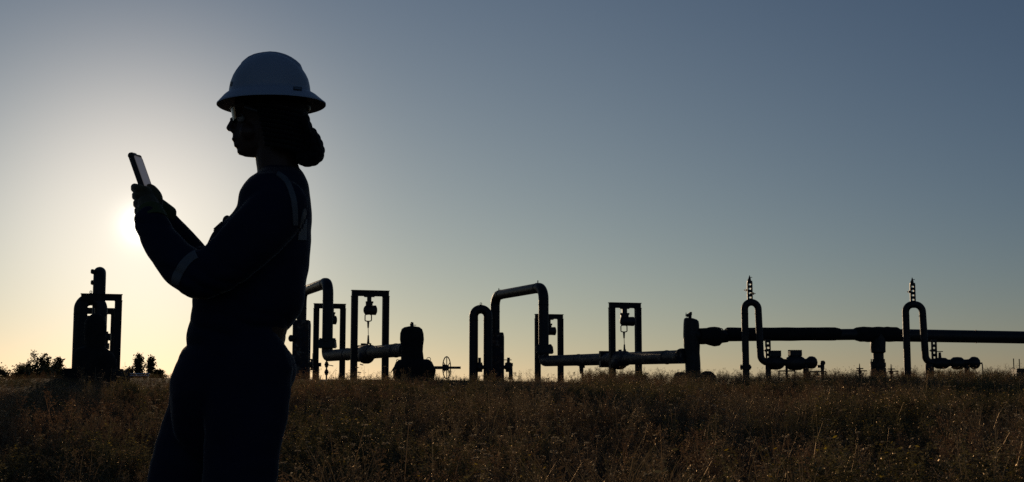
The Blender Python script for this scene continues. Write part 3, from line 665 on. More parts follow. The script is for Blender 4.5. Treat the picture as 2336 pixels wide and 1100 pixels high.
# U-pipes with gauges
def u_station(pxl, pxr, py_top, Y, end_px, end_py, label, bulges, gauge_px, low_gauge, supports, flange_py=None, small=None):
    r = .060; xl = XP(pxl, 740, Y); xr = XP(pxr, 740, Y); zt = ZP(py_top, Y) - r; zl = ZP(end_py, Y); gz = ground_z(xl, Y) - .2
    t = thing('meter_station', label, 'pipework', (xl, Y, ground_z(xl, Y)), 'looped meter pipes on the right of the skyline')
    xe = XP(end_px, end_py, Y); w_ = xr - xl; s_ = .03
    mb = MB(); mb.sweep(fillet([(xl, Y, gz), (xl, Y, zt), (xr, Y, zt), (xr + s_, Y, zl), (xe, Y, zl)], .13, 12), r, 24); 
    for zz in (zt - .2,):
        for x in (xl, xr): mb.torus((x, Y, zz), (0, 0, 1), r, .006, 20, 6)
    mb.build('loop_pipe', M['pipe'], t)
    if flange_py:
        mb = MB(); flange(mb, P(pxl + 1, flange_py, Y), (0, 0, 1), .095, .05, 8); mb.box(P(pxl + 1, flange_py, Y), (.2, .06, .035)); mb.build('flange', M['metal'], t)
    for (px, wpx, hpx, bon) in bulges:
        k = Y / FOC; mb = MB(); c = P(px, end_py + 1, Y); hw = wpx * k / 2; hh = hpx * k / 2
        mb.sweep([c + Vector((d * hw, 0, 0)) for d in (-1, -.92, -.6, .0, .6, .92, 1)], [hh * q for q in (.62, .7, .95, 1.0, .95, .7, .62)], 24)
        vo = mb.build('valve_body', M['pipe'], t)
        if bon:
            mb = MB(); z0 = c.z + hh * .9; ht = .095; mb.box((c.x, Y, z0 + ht / 2), (hw * 1.3, hw * 1.1, ht * .75)); 
            for q in range(6): 
                for yy in (-.045, .045): mb.sweep([(c.x + (q - 2.5) * hw * .25, Y + yy, z0), (c.x + (q - 2.5) * hw * .25, Y + yy, z0 + ht * 1.12)], .012, 6)
            mb.sweep([(c.x, Y, c.z), (c.x, Y, z0 + .03)], hh * .6, 16); mb.build('bonnet', M['pipe'], vo)
    mb = MB(); e = P(end_px, end_py, Y); k = Y / FOC
    mb.sweep([e + Vector((d, 0, 0)) for d in (-.14, -.1, -.05, .0, .045, .075, .088)], [.062, .065, .105, .108, .095, .06, .02], 26); mb.build('end_cap', M['pipe'], t)
    for px, wpx in supports:
        mb = MB(); a = P(px, end_py, Y); mb.sweep([Vector((a.x, Y, a.z - .02)), Vector((a.x, Y, ground_z(a.x, Y) - .1))], wpx * k / 2, 18); mb.box((a.x, Y, ground_z(a.x, Y) + .03), (wpx * k * 1.7, wpx * k * 1.7, .05)); mb.build('support', M['pipe'], t)
    def gauge(px, py0, py1, Yg, wpx, spikes):
        k = Yg / FOC; mb = MB(); A = P(px, py0, Yg); B = P(px, py1, Yg); A.x = B.x = (A.x + B.x) / 2; hw = wpx * k / 2
        for s2 in (-1, 1): mb.box((A.x + s2 * hw, Yg, (A.z + B.z) / 2), (.030, .03, abs(A.z - B.z)))
        n = max(3, int(abs(A.z - B.z) / .066))
        for i in range(n + 1): mb.ball((A.x, Yg, A.z + (B.z - A.z) * i / n), (hw * 1.0, .014, .030), 10); 
        mb.box((A.x, Yg, A.z), (hw * 2.6, .05, .05)); mb.box((A.x, Yg, B.z), (hw * 2.6, .05, .035))
        for (dx, py) in spikes: mb.sweep([(A.x, Yg, ZP(py, Yg)), (A.x + dx * k, Yg, ZP(py, Yg))], .007, 6); mb.box((A.x + dx * k * .62, Yg, ZP(py, Yg)), (.02, .03, .04))
        return mb, A
    mb, A = gauge(gauge_px, py_top - 38, py_top + 2, Y, 8.5, [(-14, py_top - 20), (13, py_top - 12)] if end_px < 2000 else [(-13, py_top - 21)])
    mb.sweep([A, A + Vector((0, 0, .06)), A + Vector((0, 0, .12))], [.03, .022, .005], 8); mb.ball(A + Vector((-.01, 0, .04)), .026, 10); mb.box(A + Vector((.02, 0, .085)), (.05, .01, .01)); mb.build('level_gauge', M['metal'], t)
    mb, A = gauge(low_gauge, 778, end_py - 7, Y + .1, 8.5, [(-11, 800)]); mb.build('level_gauge', M['metal'], t)
    if small: small(t, Y)
    return t
def sm1(t, Y):
    mb = MB(); q = P(1760, 806, Y); mb.sweep([q - Vector((0, 0, .1)), q + Vector((0, 0, .03))], .02, 8); mb.build('vent_cock', M['metal'], t)
    handwheel('handwheel', P(1766, 803, Y), Vector((0.1, 0, 1)), .055, t, 5)
def sm2(t, Y):
    mb = MB(); q = P(2144, 812, Y); mb.sweep([q - Vector((0, 0, .06)), q + Vector((0, 0, .06))], [.03, .022], 10); mb.box(q + Vector((0, 0, .075)), (.11, .02, .014)); mb.build('vent_cock', M['metal'], t)
    mb = MB(); q = P(2238, 829, Y); mb.sweep(fillet([q - Vector((.06, 0, 0)), q + Vector((.02, 0, 0)), q + Vector((.03, 0, -.25))], .02, 4), .010, 8); mb.box(q, (.04, .03, .03)); mb.build('drain_cock', M['metal'], t)
u_station(1699.5, 1730, 682, 22.8, 1853, 827, 'looped meter pipe with two bolted valves, left of the two on the right', [(1768, 38, 31, True), (1814, 42, 34, True)], 1710.5, 1752, [(1752, 13), (1794, 6), (1838, 14)], 838, sm1)
u_station(2067, 2105, 687, 22.8, 2224, 828, 'looped meter pipe with plain valve bulges, right of the two on the right', [(2147, 34, 26, False), (2184, 30, 29, False)], 2082, 2131, [(2120, 20), (2205, 13)], None, sm2)

# small things on the crest
def hydrant(px, py, Y, label):
    c = P(px, py, Y); g0 = ground_z(c.x, Y); t = thing('standpipe', label, 'standpipe', (c.x, Y, g0))
    mb = MB(); mb.sweep([(c.x, Y, g0 - .05), (c.x, Y, c.z)], .03, 10); mb.build('riser', M['metal'], t)
    mb = MB(); mb.ball(c + Vector((.01, 0, .06)), (.045, .04, .045), 14); mb.box(c + Vector((-.03, 0, 0)), (.12, .05, .05)); mb.sweep([c - Vector((0, 0, .05)), c + Vector((0, 0, .06))], .035, 12); mb.build('valve_head', M['metal'], t)
hydrant(1876, 836, 23, 'small standpipe with a round valve head right of the left meter pipe')
def rail(px0, px1, py, Y, label):
    A = P(px0, py, Y); B = P(px1, py, Y); mb = MB(); mb.sweep([A, B], .012, 8); g0 = ground_z(A.x, Y)
    for u in (0.02, .5, .98): q = A.lerp(B, u); mb.sweep([q, Vector((q.x, Y, g0 - .05))], .012, 8)
    o = mb.build('pipe_rail', M['metal'], None); shift_origin(o, (A.x, Y, g0)); tag(o, label, 'rail', 'low thin rails on the crest')
rail(1776, 1814, 846.5, 22.9, 'thin low rail under the bolted valves of the left meter pipe')
rail(1846, 1885, 848, 22.9, 'thin low rail under the small standpipe')
def cross_valve(px, py, Y, label):
    c = P(px, py, Y); g0 = ground_z(c.x, Y); mb = MB()
    mb.sweep([(c.x, Y, g0 - .05), (c.x, Y, c.z)], .018, 8); mb.sweep([c, c + Vector((0, 0, .09))], [.014, .006], 8); mb.box(c, (.13, .03, .02)); mb.box(c - Vector((-.03, 0, .04)), (.2, .02, .02)); mb.box(c - Vector((0, 0, .06)), (.06, .05, .06))
    o = mb.build('valve_post', M['metal'], None); shift_origin(o, (c.x, Y, g0)); tag(o, label, 'valve post', 'small valve posts by the support leg')
cross_valve(1961, 841, 24, 'small valve post left of the long pipe support leg')
cross_valve(2033, 842, 24, 'small valve post right of the long pipe support leg')
c = P(2340, 855, 23.5); g0 = ground_z(c.x, 23.5)
t = thing('junction_box', 'low dark box with thin rods at the right edge', 'box', (c.x, 23.5, g0))
mb = MB(); mb.box((c.x, 23.5, g0 + .0), (.42, .3, 2 * (ZP(841, 23.5) - g0))); mb.build('box_body', M['metal'], t, bevel=.01)
for px, py in ((2312, 818), (2325, 819)):
    mb = MB(); q = P(px, py, 23.5); mb.sweep([(q.x, 23.5, g0), q], .009, 6); mb.build('rod', M['metal'], t)
# pale dirt heap in front of the hoisted pipe
c = P(1372, 862, 22.6); mb = MB(); rg = []
for i in range(7):
    u = i / 6; rg.append([Vector((c.x + math.cos(a) * .42 * (1 - u ** 1.6), 22.6 + math.sin(a) * .35 * (1 - u ** 1.6), ground_z(c.x, 22.6) - .06 + .17 * u)) for a in [2 * PI * k / 20 for k in range(20)]])
rg[-1] = [Vector((p.x + .01 * math.cos(i), p.y, p.z)) for i, p in enumerate(rg[-2])]; rg[-1] = [p + Vector((0, 0, .02)) for p in rg[-1]]
mb.rings(rg); o = mb.build('dirt_heap', M['concrete'], None, jitter=.03); shift_origin(o, c); tag(o, 'pale heap of dirt among the weeds left of the hoist frame', 'dirt heap')

# ------------------------------------------------------------------ person
YP = 3.5
PPM = FOC / YP * math.cos(0.0)
def Q(px, py, dy=0.0): return P(px, py, YP + dy)
def rad(px): return px * YP / FOC
pg = P(520, 885, YP); base = Vector((pg.x, YP, ground_z(pg.x, YP)))
tP = thing('person', 'person in dark coverall and hard hat, facing left and holding a phone in both hands', 'person', base)

def remeshed(mb, voxel, smooth=6, factor=0.5):
    me = bpy.data.meshes.new('tmp'); me.from_pydata(mb.v, [], mb.f)
    bm = bmesh.new(); bm.from_mesh(me); bmesh.ops.recalc_face_normals(bm, faces=bm.faces[:]); bm.to_mesh(me); bm.free()
    o = bpy.data.objects.new('tmp', me); COL.objects.link(o)
    a = o.modifiers.new('r', 'REMESH'); a.mode = 'VOXEL'; a.voxel_size = voxel; a.adaptivity = 0
    b = o.modifiers.new('s', 'SMOOTH'); b.iterations = smooth; b.factor = factor
    dg = bpy.context.evaluated_depsgraph_get(); res = bpy.data.meshes.new_from_object(o.evaluated_get(dg))
    bpy.data.objects.remove(o); bpy.data.meshes.remove(me); return res
def finish(me, name, mat, parent):
    me.name = name; me.materials.clear(); me.materials.append(M[mat]); me.polygons.foreach_set('use_smooth', [True] * len(me.polygons))
    o = bpy.data.objects.new(name, me); COL.objects.link(o)
    if parent: o.parent = parent; o.matrix_parent_inverse = Matrix.Translation(-Vector(parent.location))
    return o
def slices(mb, data, seg=32, sq=1.0, dy=0.0, front=1.0):
    """horizontal sections (py, front px, back px, half width m); front<1 narrows the face side"""
    rg = []
    for row in data:
        py, a, b, hw = row[:4]; off = row[4] if len(row) > 4 else 0
        A = Q(a, py, dy); B = Q(b, py, dy); cx = (A.x + B.x) / 2; hx = (B.x - A.x) / 2; ring = []
        for k in range(seg):
            t = 2 * PI * k / seg; c, s_ = math.cos(t), math.sin(t)
            c2 = math.copysign(abs(c) ** sq, c); s2 = math.copysign(abs(s_) ** sq, s_)
            wv = hw * s2 * (front + (1 - front) * (c2 + 1) / 2 if c2 < 0 else 1)
            ring.append(Vector((cx + hx * c2, YP + dy + off + wv, A.z)))
        rg.append(ring)
    mb.rings(rg)
def limb(mb, pts, rs, seg=20, n=6):
    """smooth tapered limb through joints"""
    pts = [Vector(p) for p in pts]; op = []; orr = []
    for i in range(len(pts) - 1):
        p0 = pts[max(0, i - 1)]; p1 = pts[i]; p2 = pts[i + 1]; p3 = pts[min(len(pts) - 1, i + 2)]
        for j in range(n):
            t = j / n; a = 2 * p1; b = p2 - p0; c = 2 * p0 - 5 * p1 + 4 * p2 - p3; d = -p0 + 3 * p1 - 3 * p2 + p3
            op.append((a + b * t + c * t * t + d * t * t * t) * .5); orr.append(rs[i] + (rs[i + 1] - rs[i]) * t)
    op.append(pts[-1]); orr.append(rs[-1]); mb.sweep(op, orr, seg)
    mb.ball(op[0], orr[0] * .985, 16); mb.ball(op[-1], orr[-1] * .985, 16)

# joints
SHn, ELn, WRn = Q(622, 462, -.135), Q(449, 634, -.20), Q(347, 500, -.075)
SHf, ELf, WRf = Q(612, 462, .150), Q(470, 630, .20), Q(362, 488, .075)

def hand_chains(side):
    """joint chains of a hand holding the phone; side -1 near (left hand), 1 far (right hand)"""
    W_ = WRn if side < 0 else WRf; s_ = side
    pal = Q(337, 462, .034 * s_ ) if side < 0 else Q(343, 458, .040)
    ch = [('palm', [W_, W_.lerp(pal, .55), pal], [.027, .030, .027])]
    ch.append(('palm', [pal, Q(330, 440, .028 * s_)], [.026, .020]))
    # four fingers wrap round the back (left side) of the phone, one above the other
    oy = 4 if side > 0 else 0
    for i, (py, ln) in enumerate(((430, 1.0), (448, 1.05), (466, 1.0), (483, .85))):
        k0 = Q(330 + i * 1.0 - (i == 0) * 2, py + 3 + oy, .040 * s_); k1 = Q(315 + i * 2.2, py - 1 + oy, .038 * s_); k2 = Q(307 + i * 2.6, py - 3 + oy, .018 * s_); k3 = Q(309 + i * 2.6, py - 2 + oy, -.002 * s_ + (.002 * s_))
        r0 = .0105 * (0.92 + .08 * ln)
        ch.append(('finger', [k0, k1, k2, k3], [r0 * 1.05, r0, r0 * .97, r0 * .86]))
    # thumb on the screen side
    ch.append(('thumb', [Q(356, 478, .03 * s_), Q(359, 452, .022 * s_), Q(350, 434, .012 * s_), Q(341, 427, .004 * s_)], [.016, .0145, .0115, .0098]))
    return ch

# ---- body: one continuous surface (head, neck, trunk, arms, hands, legs)
mb = MB()
slices(mb, [(150, 590, 640, .04), (165, 560, 668, .062), (190, 545, 686, .072), (215, 538, 692, .076), (235, 535, 694, .077), (250, 534, 694, .077), (258, 534, 693, .076), (268, 537, 692, .075), (280, 539, 690, .073),
            (290, 538, 687, .070), (300, 535, 683, .068), (310, 534, 678, .065), (318, 534, 674, .063), (326, 536, 669, .060), (334, 539, 664, .057), (341, 541, 658, .053), (348, 543, 650, .047), (354, 549, 642, .040), (358, 558, 632, .030)], 36, .92, 0, .45)
limb(mb, [Q(538, 262), Q(532, 274), Q(527, 285), Q(524.5, 292)], [.0065, .0072, .0085, .0105], 14, 3)     # nose
mb.ball(Q(531, 297, -.010), (.009, .008, .007), 12); mb.ball(Q(531, 297, .010), (.009, .008, .007), 12)
mb.ball(Q(540, 310), (.0115, .016, .010), 14); mb.ball(Q(537, 318.5), (.0100, .020, .0066), 14); mb.ball(Q(539.5, 326), (.0080, .016, .004), 14); mb.ball(Q(541.5, 332.5), (.0095, .018, .0066), 14)   # lips
mb.ball(Q(551, 346), (.012, .016, .011), 16); mb.ball(Q(540, 256), (.008, .05, .008), 16)
for s_ in (-1, 1):
    mb.ball(Q(566, 300, s_ * .036), (.024, .014, .022), 14)                              # cheeks
    mb.ball(Q(625, 283, s_ * .074), (.014, .008, .028), 14); mb.ball(Q(623, 297, s_ * .072), (.008, .007, .010), 12)
limb(mb, [Q(632, 300), Q(628, 345), Q(634, 385), Q(640, 420)], [.062, .054, .056, .066])
slices(mb, [(395, 600, 680, .07), (415, 580, 690, .12), (450, 565, 698, .15), (520, 540, 698, .14), (600, 515, 690, .13), (700, 490, 670, .12), (780, 480, 645, .13), (850, 450, 660, .155), (900, 450, 640, .155)])
limb(mb, [SHn + Vector((.02, .04, 0)), SHn, ELn, WRn], [.05, .052, .038, .026]); limb(mb, [SHf - Vector((-.02, .04, 0)), SHf, ELf, WRf], [.05, .052, .038, .026])
for s_ in (-1, 1):
    for kind, pts_, rs_ in hand_chains(s_): limb(mb, pts_, [r * .88 for r in rs_], 12, 4)
ZG = ground_z(base.x, YP)
NK = Vector((XP(548, 1180, YP), YP - .10, .50)); FK = Vector((XP(420, 1180, YP), YP + .10, .49))
NA = Vector((XP(560, 1600, YP) + .02, YP - .11, ZG + .11)); FA = Vector((XP(408, 1600, YP) + .01, YP + .11, ZG + .11))
limb(mb, [Q(560, 850, -.09), NK, NA], [.085, .055, .038]); limb(mb, [Q(520, 850, .09), FK, FA], [.085, .055, .038])
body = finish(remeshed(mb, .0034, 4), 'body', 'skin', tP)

# ---- coverall
mb = MB()
TR = [(381, 600, 676, .052), (390, 597, 690, .070), (402, 588, 697, .105), (414, 575, 701, .140), (430, 563, 704, .160), (450, 553, 706, .172), (480, 547, 708, .176), (500, 534, 708, .176), (520, 513, 707, .174), (538, 494, 707, .172), (560, 481, 705, .168),
      (600, 468, 702, .160), (650, 453, 699, .152), (680, 447, 696, .150), (700, 444, 690, .150), (715, 441, 682, .150), (730, 438, 670, .150), (745, 436, 656, .148), (760, 435, 648, .146), (775, 434, 645, .145), (787, 434, 646, .146),
      (795, 430, 652, .150), (805, 423, 662, .155), (815, 416, 670, .160), (835, 405, 675, .164), (850, 399, 674, .165), (870, 394, 669, .164), (890, 391, 661, .158), (910, 390, 654, .147), (930, 390, 646, .134), (955, 392, 638, .115), (980, 398, 628, .093), (1005, 408, 616, .070), (1030, 425, 600, .048), (1050, 450, 575, .028)]
slices(mb, TR, 44, .92)
# legs of the coverall
NH = Q(556, 880, -.085); FH = Q(468, 880, .085)
limb(mb, [Q(566, 840, -.062), Q(562, 930, -.082), Q(556, 1000, -.09), Q(546, 1100, -.095), NK, (NK + NA) / 2, NA + Vector((0, 0, .02))], [.118, .109, .098, .094, .092, .085, .082], 24)
limb(mb, [Q(500, 840, .045), Q(478, 930, .075), Q(455, 1000, .09), Q(427, 1100, .095), FK, (FK + FA) / 2, FA + Vector((0, 0, .02))], [.110, .112, .108, .104, .096, .086, .082], 24)
# sleeves
limb(mb, [Q(638, 474, -.12), Q(592, 526, -.165), Q(512, 602, -.19), Q(448, 632, -.20)], [.078, .074, .066, .060], 22)
limb(mb, [Q(448, 632, -.20), Q(400, 591, -.165), Q(365, 547, -.12), Q(343, 505, -.08)], [.060, .054, .048, .040], 22)
limb(mb, [Q(634, 474, .14), Q(585, 520, .17), Q(520, 600, .19), ELf], [.076, .072, .064, .058], 22)
limb(mb, [ELf, Q(428, 585, .165), Q(390, 536, .12), Q(360, 491, .078)], [.058, .055, .049, .040], 22)
mb.ball(Q(460, 575, .12), (.026, .04, .016), 14)
# collar
limb(mb, [Q(637, 386), Q(640, 400)], [.048, .056], 24); 
cv = remeshed(mb, .0048, 14)
bm = bmesh.new(); bm.from_mesh(cv); bm.normal_update()
for v in bm.verts:
    c = v.co
    f1 = noise.noise(Vector((c.x * 5 + c.z * 4, c.y * 6, c.z * 9 - c.x * 5))); f2 = noise.noise(Vector((c.x * 16, c.y * 14, c.z * 26)))
    # drag folds round the elbow, waist and knees
    kx = math.exp(-((c - ELn).length / .12) ** 2) + math.exp(-((c.z - ZP(775, YP)) / .05) ** 2) + .6 * math.exp(-((c.z - .5) / .12) ** 2) + .7 * math.exp(-((c - WRn).length / .08) ** 2)
    fold = abs(math.sin(c.z * 62 + c.x * 30 + f1 * 3)) - .5
    v.co += v.normal * (f1 * .0050 + f2 * .0028 + kx * fold * .0055)
bm.to_mesh(cv); bm.free()
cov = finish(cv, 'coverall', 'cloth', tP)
bvh = BVHTree.FromPolygons([v.co for v in cv.vertices], [p.vertices for p in cv.polygons])

def patch(name, mat, cpts, half, parent, th=.003, n=40, m=5, d=Vector((0, 1, 0)), y0=-.8):
    """strip laid on the near side of the coverall along a curve of photo pixels; half widths in pixels"""
    P2 = [Vector((a, b, 0)) for a, b in cpts]; pts = []; hw = []
    for i in range(len(P2) - 1):
        for j in range(n // (len(P2) - 1)):
            t = j / (n // (len(P2) - 1)); p0 = P2[max(0, i - 1)]; p1 = P2[i]; p2 = P2[i + 1]; p3 = P2[min(len(P2) - 1, i + 2)]
            pts.append((2 * p1 + (p2 - p0) * t + (2 * p0 - 5 * p1 + 4 * p2 - p3) * t * t + (-p0 + 3 * p1 - 3 * p2 + p3) * t ** 3) * .5); hw.append(half[i] + (half[i + 1] - half[i]) * t)
    pts.append(P2[-1]); hw.append(half[-1]); g_ = []
    for i, p in enumerate(pts):
        tg = (pts[min(i + 1, len(pts) - 1)] - pts[max(0, i - 1)]).normalized(); nn = Vector((-tg.y, tg.x, 0)); row = []
        for j in range(m):
            q = p + nn * hw[i] * (j / (m - 1) * 2 - 1); o_ = P(q.x, q.y, YP - .6); h, nm, _, _ = bvh.ray_cast(o_, (P(q.x, q.y, YP + .6) - o_).normalized())
            row.append((h, nm) if h is not None else None)
        g_.append(row)
    mb = MB(); ids = {}
    for i, row in enumerate(g_):
        for j, h in enumerate(row):
            if h: ids[i, j] = len(mb.v); mb.v.append(tuple(h[0] + h[1] * th)); 
    back = len(mb.v); mb.v += [tuple(Vector(v)) for v in mb.v]
    for (i, j), k in ids.items(): mb.v[back + k] = tuple(Vector(mb.v[k]) - g_[i][j][1] * (th + .004))
    for i in range(len(g_) - 1):
        for j in range(m - 1):
            q = [(i, j), (i + 1, j), (i + 1, j + 1), (i, j + 1)]
            if all(x in ids for x in q):
                a = [ids[x] for x in q]
                if max((Vector(mb.v[a[k]]) - Vector(mb.v[a[k - 1]])).length for k in range(4)) < .04: mb.f.append(tuple(a)); mb.f.append(tuple(back + x for x in reversed(a)))
    # close the rim
    cnt = {}
    for f in mb.f[::2]:
        for k in range(4): e = (f[k], f[(k + 1) % 4]); cnt[tuple(sorted(e))] = cnt.get(tuple(sorted(e)), 0) + 1
    for f in mb.f[::2]:
        for k in range(4):
            e = (f[k], f[(k + 1) % 4])
            if cnt[tuple(sorted(e))] == 1: mb.f.append((e[1], e[0], back + e[0], back + e[1]))
    mb.mi = [0] * len(mb.f); return mb.build(name, M[mat], parent, angle=50)
patch('shoulder_stripe', 'tape', [(632, 396), (652, 412), (664, 438), (671, 470), (673, 514)], [4.5, 5.5, 6, 6, 5], cov)
patch('back_stripe', 'tape', [(694, 476), (692, 500), (689, 524), (688, 548)], [2, 6.5, 8.5, 10], cov)
patch('sleeve_band', 'tape', [(449, 581), (436, 588), (420, 604), (406, 628), (400, 648)], [9, 9.5, 10, 10, 9], cov)
mb = MB(); c = Q(503, 516, -.075)
mb.box(c + Vector((.004, 0, -.006)), (.034, .08, .012), Matrix.Rotation(-.75, 3, 'Y')); mb.build('pocket_flap', M['cloth'], cov, bevel=.003)
mb = MB(); mb.sweep(fillet([Q(509, 512, -.08), Q(513, 497, -.08), Q(520, 494, -.08), Q(522, 500, -.08)], .008, 4), .0045, 8); mb.ball(Q(507, 511, -.08), .006, 10); mb.build('pen_clip', M['button'], cov)
mb = MB(); mb.ball(Q(511, 520, -.11), (.0035, .006, .0035), 10); mb.build('snap', M['pen'], cov)
for s_, A in ((-1, NA), (1, FA)):
    mb = MB(); f0 = Vector((A.x, A.y, ZG)); slc = [(.09, -.05, .05, .05), (.065, -.05, .09, .055)]
    limb(mb, [f0 + Vector((.02, 0, .22)), f0 + Vector((.02, 0, .12)), f0 + Vector((.03, 0, .05))], [.055, .055, .048]); limb(mb, [f0 + Vector((.02, 0, .055)), f0 + Vector((-.10, 0, .05)), f0 + Vector((-.19, 0, .042))], [.05, .046, .040])
    mb.box(f0 + Vector((-.07, 0, .012)), (.30, .10, .022)); finish(remeshed(mb, .006, 4), 'boot', 'boot', tP)

# ---- gloves
for s_ in (-1, 1):
    mb = MB()
    for kind, pts_, rs_ in hand_chains(s_): limb(mb, pts_, rs_, 14, 5)
    W_ = WRn if s_ < 0 else WRf; pal = Q(337, 462, .034 * s_); dr = (W_ - pal).normalized()
    limb(mb, [W_ - dr * .03, W_ - dr * .005, W_ + dr * .012], [.032, .036, .040], 20)
    gl = finish(remeshed(mb, .0021, 3), 'glove', 'glove', tP)
    mb = MB(); rg = []
    c0 = W_ - dr * .032; mb.sweep([c0, W_ - dr * .01, W_ + dr * .022], [.0345, .038, .0425], 24, cap=False); mb.sweep([W_ + dr * .022, W_ - dr * .01, c0], [.0415, .037, .0335], 24, cap=False)
    mb.build('cuff', M['glove_cuff'], gl)

# ---- hair: braids drawn back under the helmet and folded into a hanging bundle
mb = MB(); rh = random.Random(5)
slices(mb, [(205, 575, 697, .080), (230, 560, 700, .083), (250, 565, 702, .084), (275, 600, 703, .083), (300, 604, 700, .078), (325, 612, 694, .066), (345, 625, 684, .045), (356, 640, 672, .02)], 32, .95)
limb(mb, [Q(655, 280), Q(678, 310), Q(695, 345), Q(700, 355)], [.055, .046, .040, .030], 18)
base_hair = remeshed(mb, .004, 4)
mb = MB(); mb.v = [tuple(v.co) for v in base_hair.vertices]; mb.f = [tuple(p.vertices) for p in base_hair.polygons]; mb.mi = [0] * len(mb.f)
def braid(pts, r):
    pp = []; n = len(pts); P3 = [Vector(p) for p in pts]
    for i in range(n - 1):
        p0 = P3[max(0, i - 1)]; p1 = P3[i]; p2 = P3[i + 1]; p3 = P3[min(n - 1, i + 2)]
        for j in range(26):
            t = j / 26; pp.append((2 * p1 + (p2 - p0) * t + (2 * p0 - 5 * p1 + 4 * p2 - p3) * t * t + (-p0 + 3 * p1 - 3 * p2 + p3) * t ** 3) * .5)
    d = 0; rs = []
    for i, p in enumerate(pp):
        if i: d += (p - pp[i - 1]).length
        rs.append(r * (.84 + .26 * abs(math.sin(d / (r * .8)))))
    mb.sweep(pp, rs, 9)
outer = [(697, 262), (706, 290), (718, 305), (728, 324), (733, 345), (729, 362), (714, 372), (696, 373), (684, 366), (679, 345), (668, 310), (655, 270)]
for k in range(15):
    th = (k / 14 * 2 - 1); dy = th * .062; sh = (1 - th * th) ** .5
    cxp, cyp = 690, 320; q = .66 + .34 * sh; pts_ = []
    for (a, b_) in outer: pts_.append(Q(cxp + (a - cxp) * q + rh.uniform(-1.5, 1.5), cyp + (b_ - cyp) * (q * .5 + .5) + rh.uniform(-1.5, 1.5), dy * (1 if b_ < 300 else .8)))
    braid(pts_, .0078)
for k in range(12):
    dy = rh.uniform(-.05, .05); q = rh.uniform(.3, .75)
    braid([Q(690 + (a - 690) * q, 325 + (b_ - 325) * q, dy) for a, b_ in outer[::2]], .0078)
for k in range(9):      # cornrows on the side of the head
    for s_ in (-1, 1):
        y0 = 240 + k * 11; braid([Q(585 + k * 2.5, y0, s_ * .080), Q(625, y0 + 4, s_ * .085), Q(660, y0 + 10, s_ * .078), Q(690, y0 + 18, s_ * .045)], .006)
mb.build('hair', M['hair'], tP, angle=80)

# ---- safety glasses
gt = bpy.data.objects.new('safety_glasses', None); COL.objects.link(gt); gt.parent = tP; gt.location = (0, 0, 0); gt.matrix_parent_inverse = Matrix.Translation(-base)
gt['label'] = 'clear wraparound safety glasses'
def gpart(mb_, name, mat, **k): o = mb_.build(name, M[mat], None, **k); o.parent = gt; return o
mb = MB(); gr = []
for i in range(33):
    a = -1.12 + 2.24 * i / 32; x0 = Q(598, 266).x; 
    for j in range(7):
        u = j / 6; z = ZP(251 + u * 30 * (1 - .30 * abs(a) ** 2) - 2 * (1 - u) * 0, YP); Rr = .0925 - .007 * u
        gr.append(Vector((x0 - Rr * .95 * math.cos(a) + .004, YP + Rr * .92 * math.sin(a), z)))
nl = len(gr); mb.v = [tuple(v) for v in gr] + [tuple(v + Vector((.0018, 0, 0))) for v in gr]
fq = [(i * 7 + j, (i + 1) * 7 + j, (i + 1) * 7 + j + 1, i * 7 + j + 1) for i in range(32) for j in range(6)]
mb.f = fq + [tuple(nl + x for x in reversed(f)) for f in fq]; mb.mi = [0] * len(mb.f); gpart(mb, 'lens', 'lens')
mb = MB(); mb.sweep([gr[i * 7] for i in range(33)], .0022, 8); gpart(mb, 'brow_bar', 'button')
for s_ in (-1, 1):
    mb = MB(); mb.sweep([gr[(0 if s_ < 0 else 32) * 7 + 2], Q(590, 254, s_ * .078), Q(625, 256, s_ * .084), Q(642, 272, s_ * .082)], [(.005, .0018), (.004, .0018), (.003, .0018), (.003, .002)], 10); gpart(mb, 'temple_arm', 'button')
mb = MB(); mb.box(Q(529, 274, 0), (.008, .014, .012)); gpart(mb, 'nose_pad', 'button', bevel=.002)
for s_ in (-1, 1):
    mb = MB(); mb.ball(Q(549.5, 270, s_ * .031), .0115, 16); e_ = mb.build('eye', M['eye'], tP)
    mb = MB(); mb.ball(Q(545.5, 272, s_ * .031), (.0085, .006, .006), 14); mb.build('iris', M['iris'], e_); bpy.data.objects['iris' if s_ < 0 else 'iris.001'].matrix_parent_inverse = Matrix.Identity(4); bpy.data.objects['iris' if s_ < 0 else 'iris.001'].matrix_basis = (e_.matrix_basis @ Matrix.Identity(4)) if False else Matrix.Identity(4)
    mb = MB(); mb.ball(Q(546, 266.5, s_ * .031), (.0115, .014, .0045), 14); mb.build('eyelid', M['skin'], tP)

# ---- hard hat: dome with raised crest, full sloping brim
hc = Q(613, 238)     # centre of the brim plane
PX = YP / FOC
def hat_profile(theta, u):
    """u 0 crown .. 1 brim edge; returns point"""
    c, s_ = math.cos(theta), math.sin(theta)
    return c, s_
hx = (hc.x); mb = MB(); rg = []; seg = 96
dome_z0 = ZP(214, YP); top_z = ZP(121.5, YP); 
def dome_pt(theta, v):
    c, s_ = math.cos(theta), math.sin(theta)
    # outline in profile, pixels from the centre line 615 (front negative), v = height fraction
    fr = np.interp(v, [0, .14, .28, .42, .54, .64, .72, .81, .88, .94, .975, 1], [94, 92.5, 90, 85.5, 79, 73, 66, 57, 49, 37, 24, 0]) 
    bk = np.interp(v, [0, .18, .34, .46, .56, .69, .765, .84, .9, .95, .98, 1], [94.5, 92.5, 89, 84, 78, 67, 59, 49, 39, 27, 16, 0])
    return fr, bk
levels = [0, .07, .14, .21, .28, .35, .42, .48, .54, .59, .64, .68, .70, .72, .74, .765, .80, .84, .88, .91, .94, .96, .98, .993]
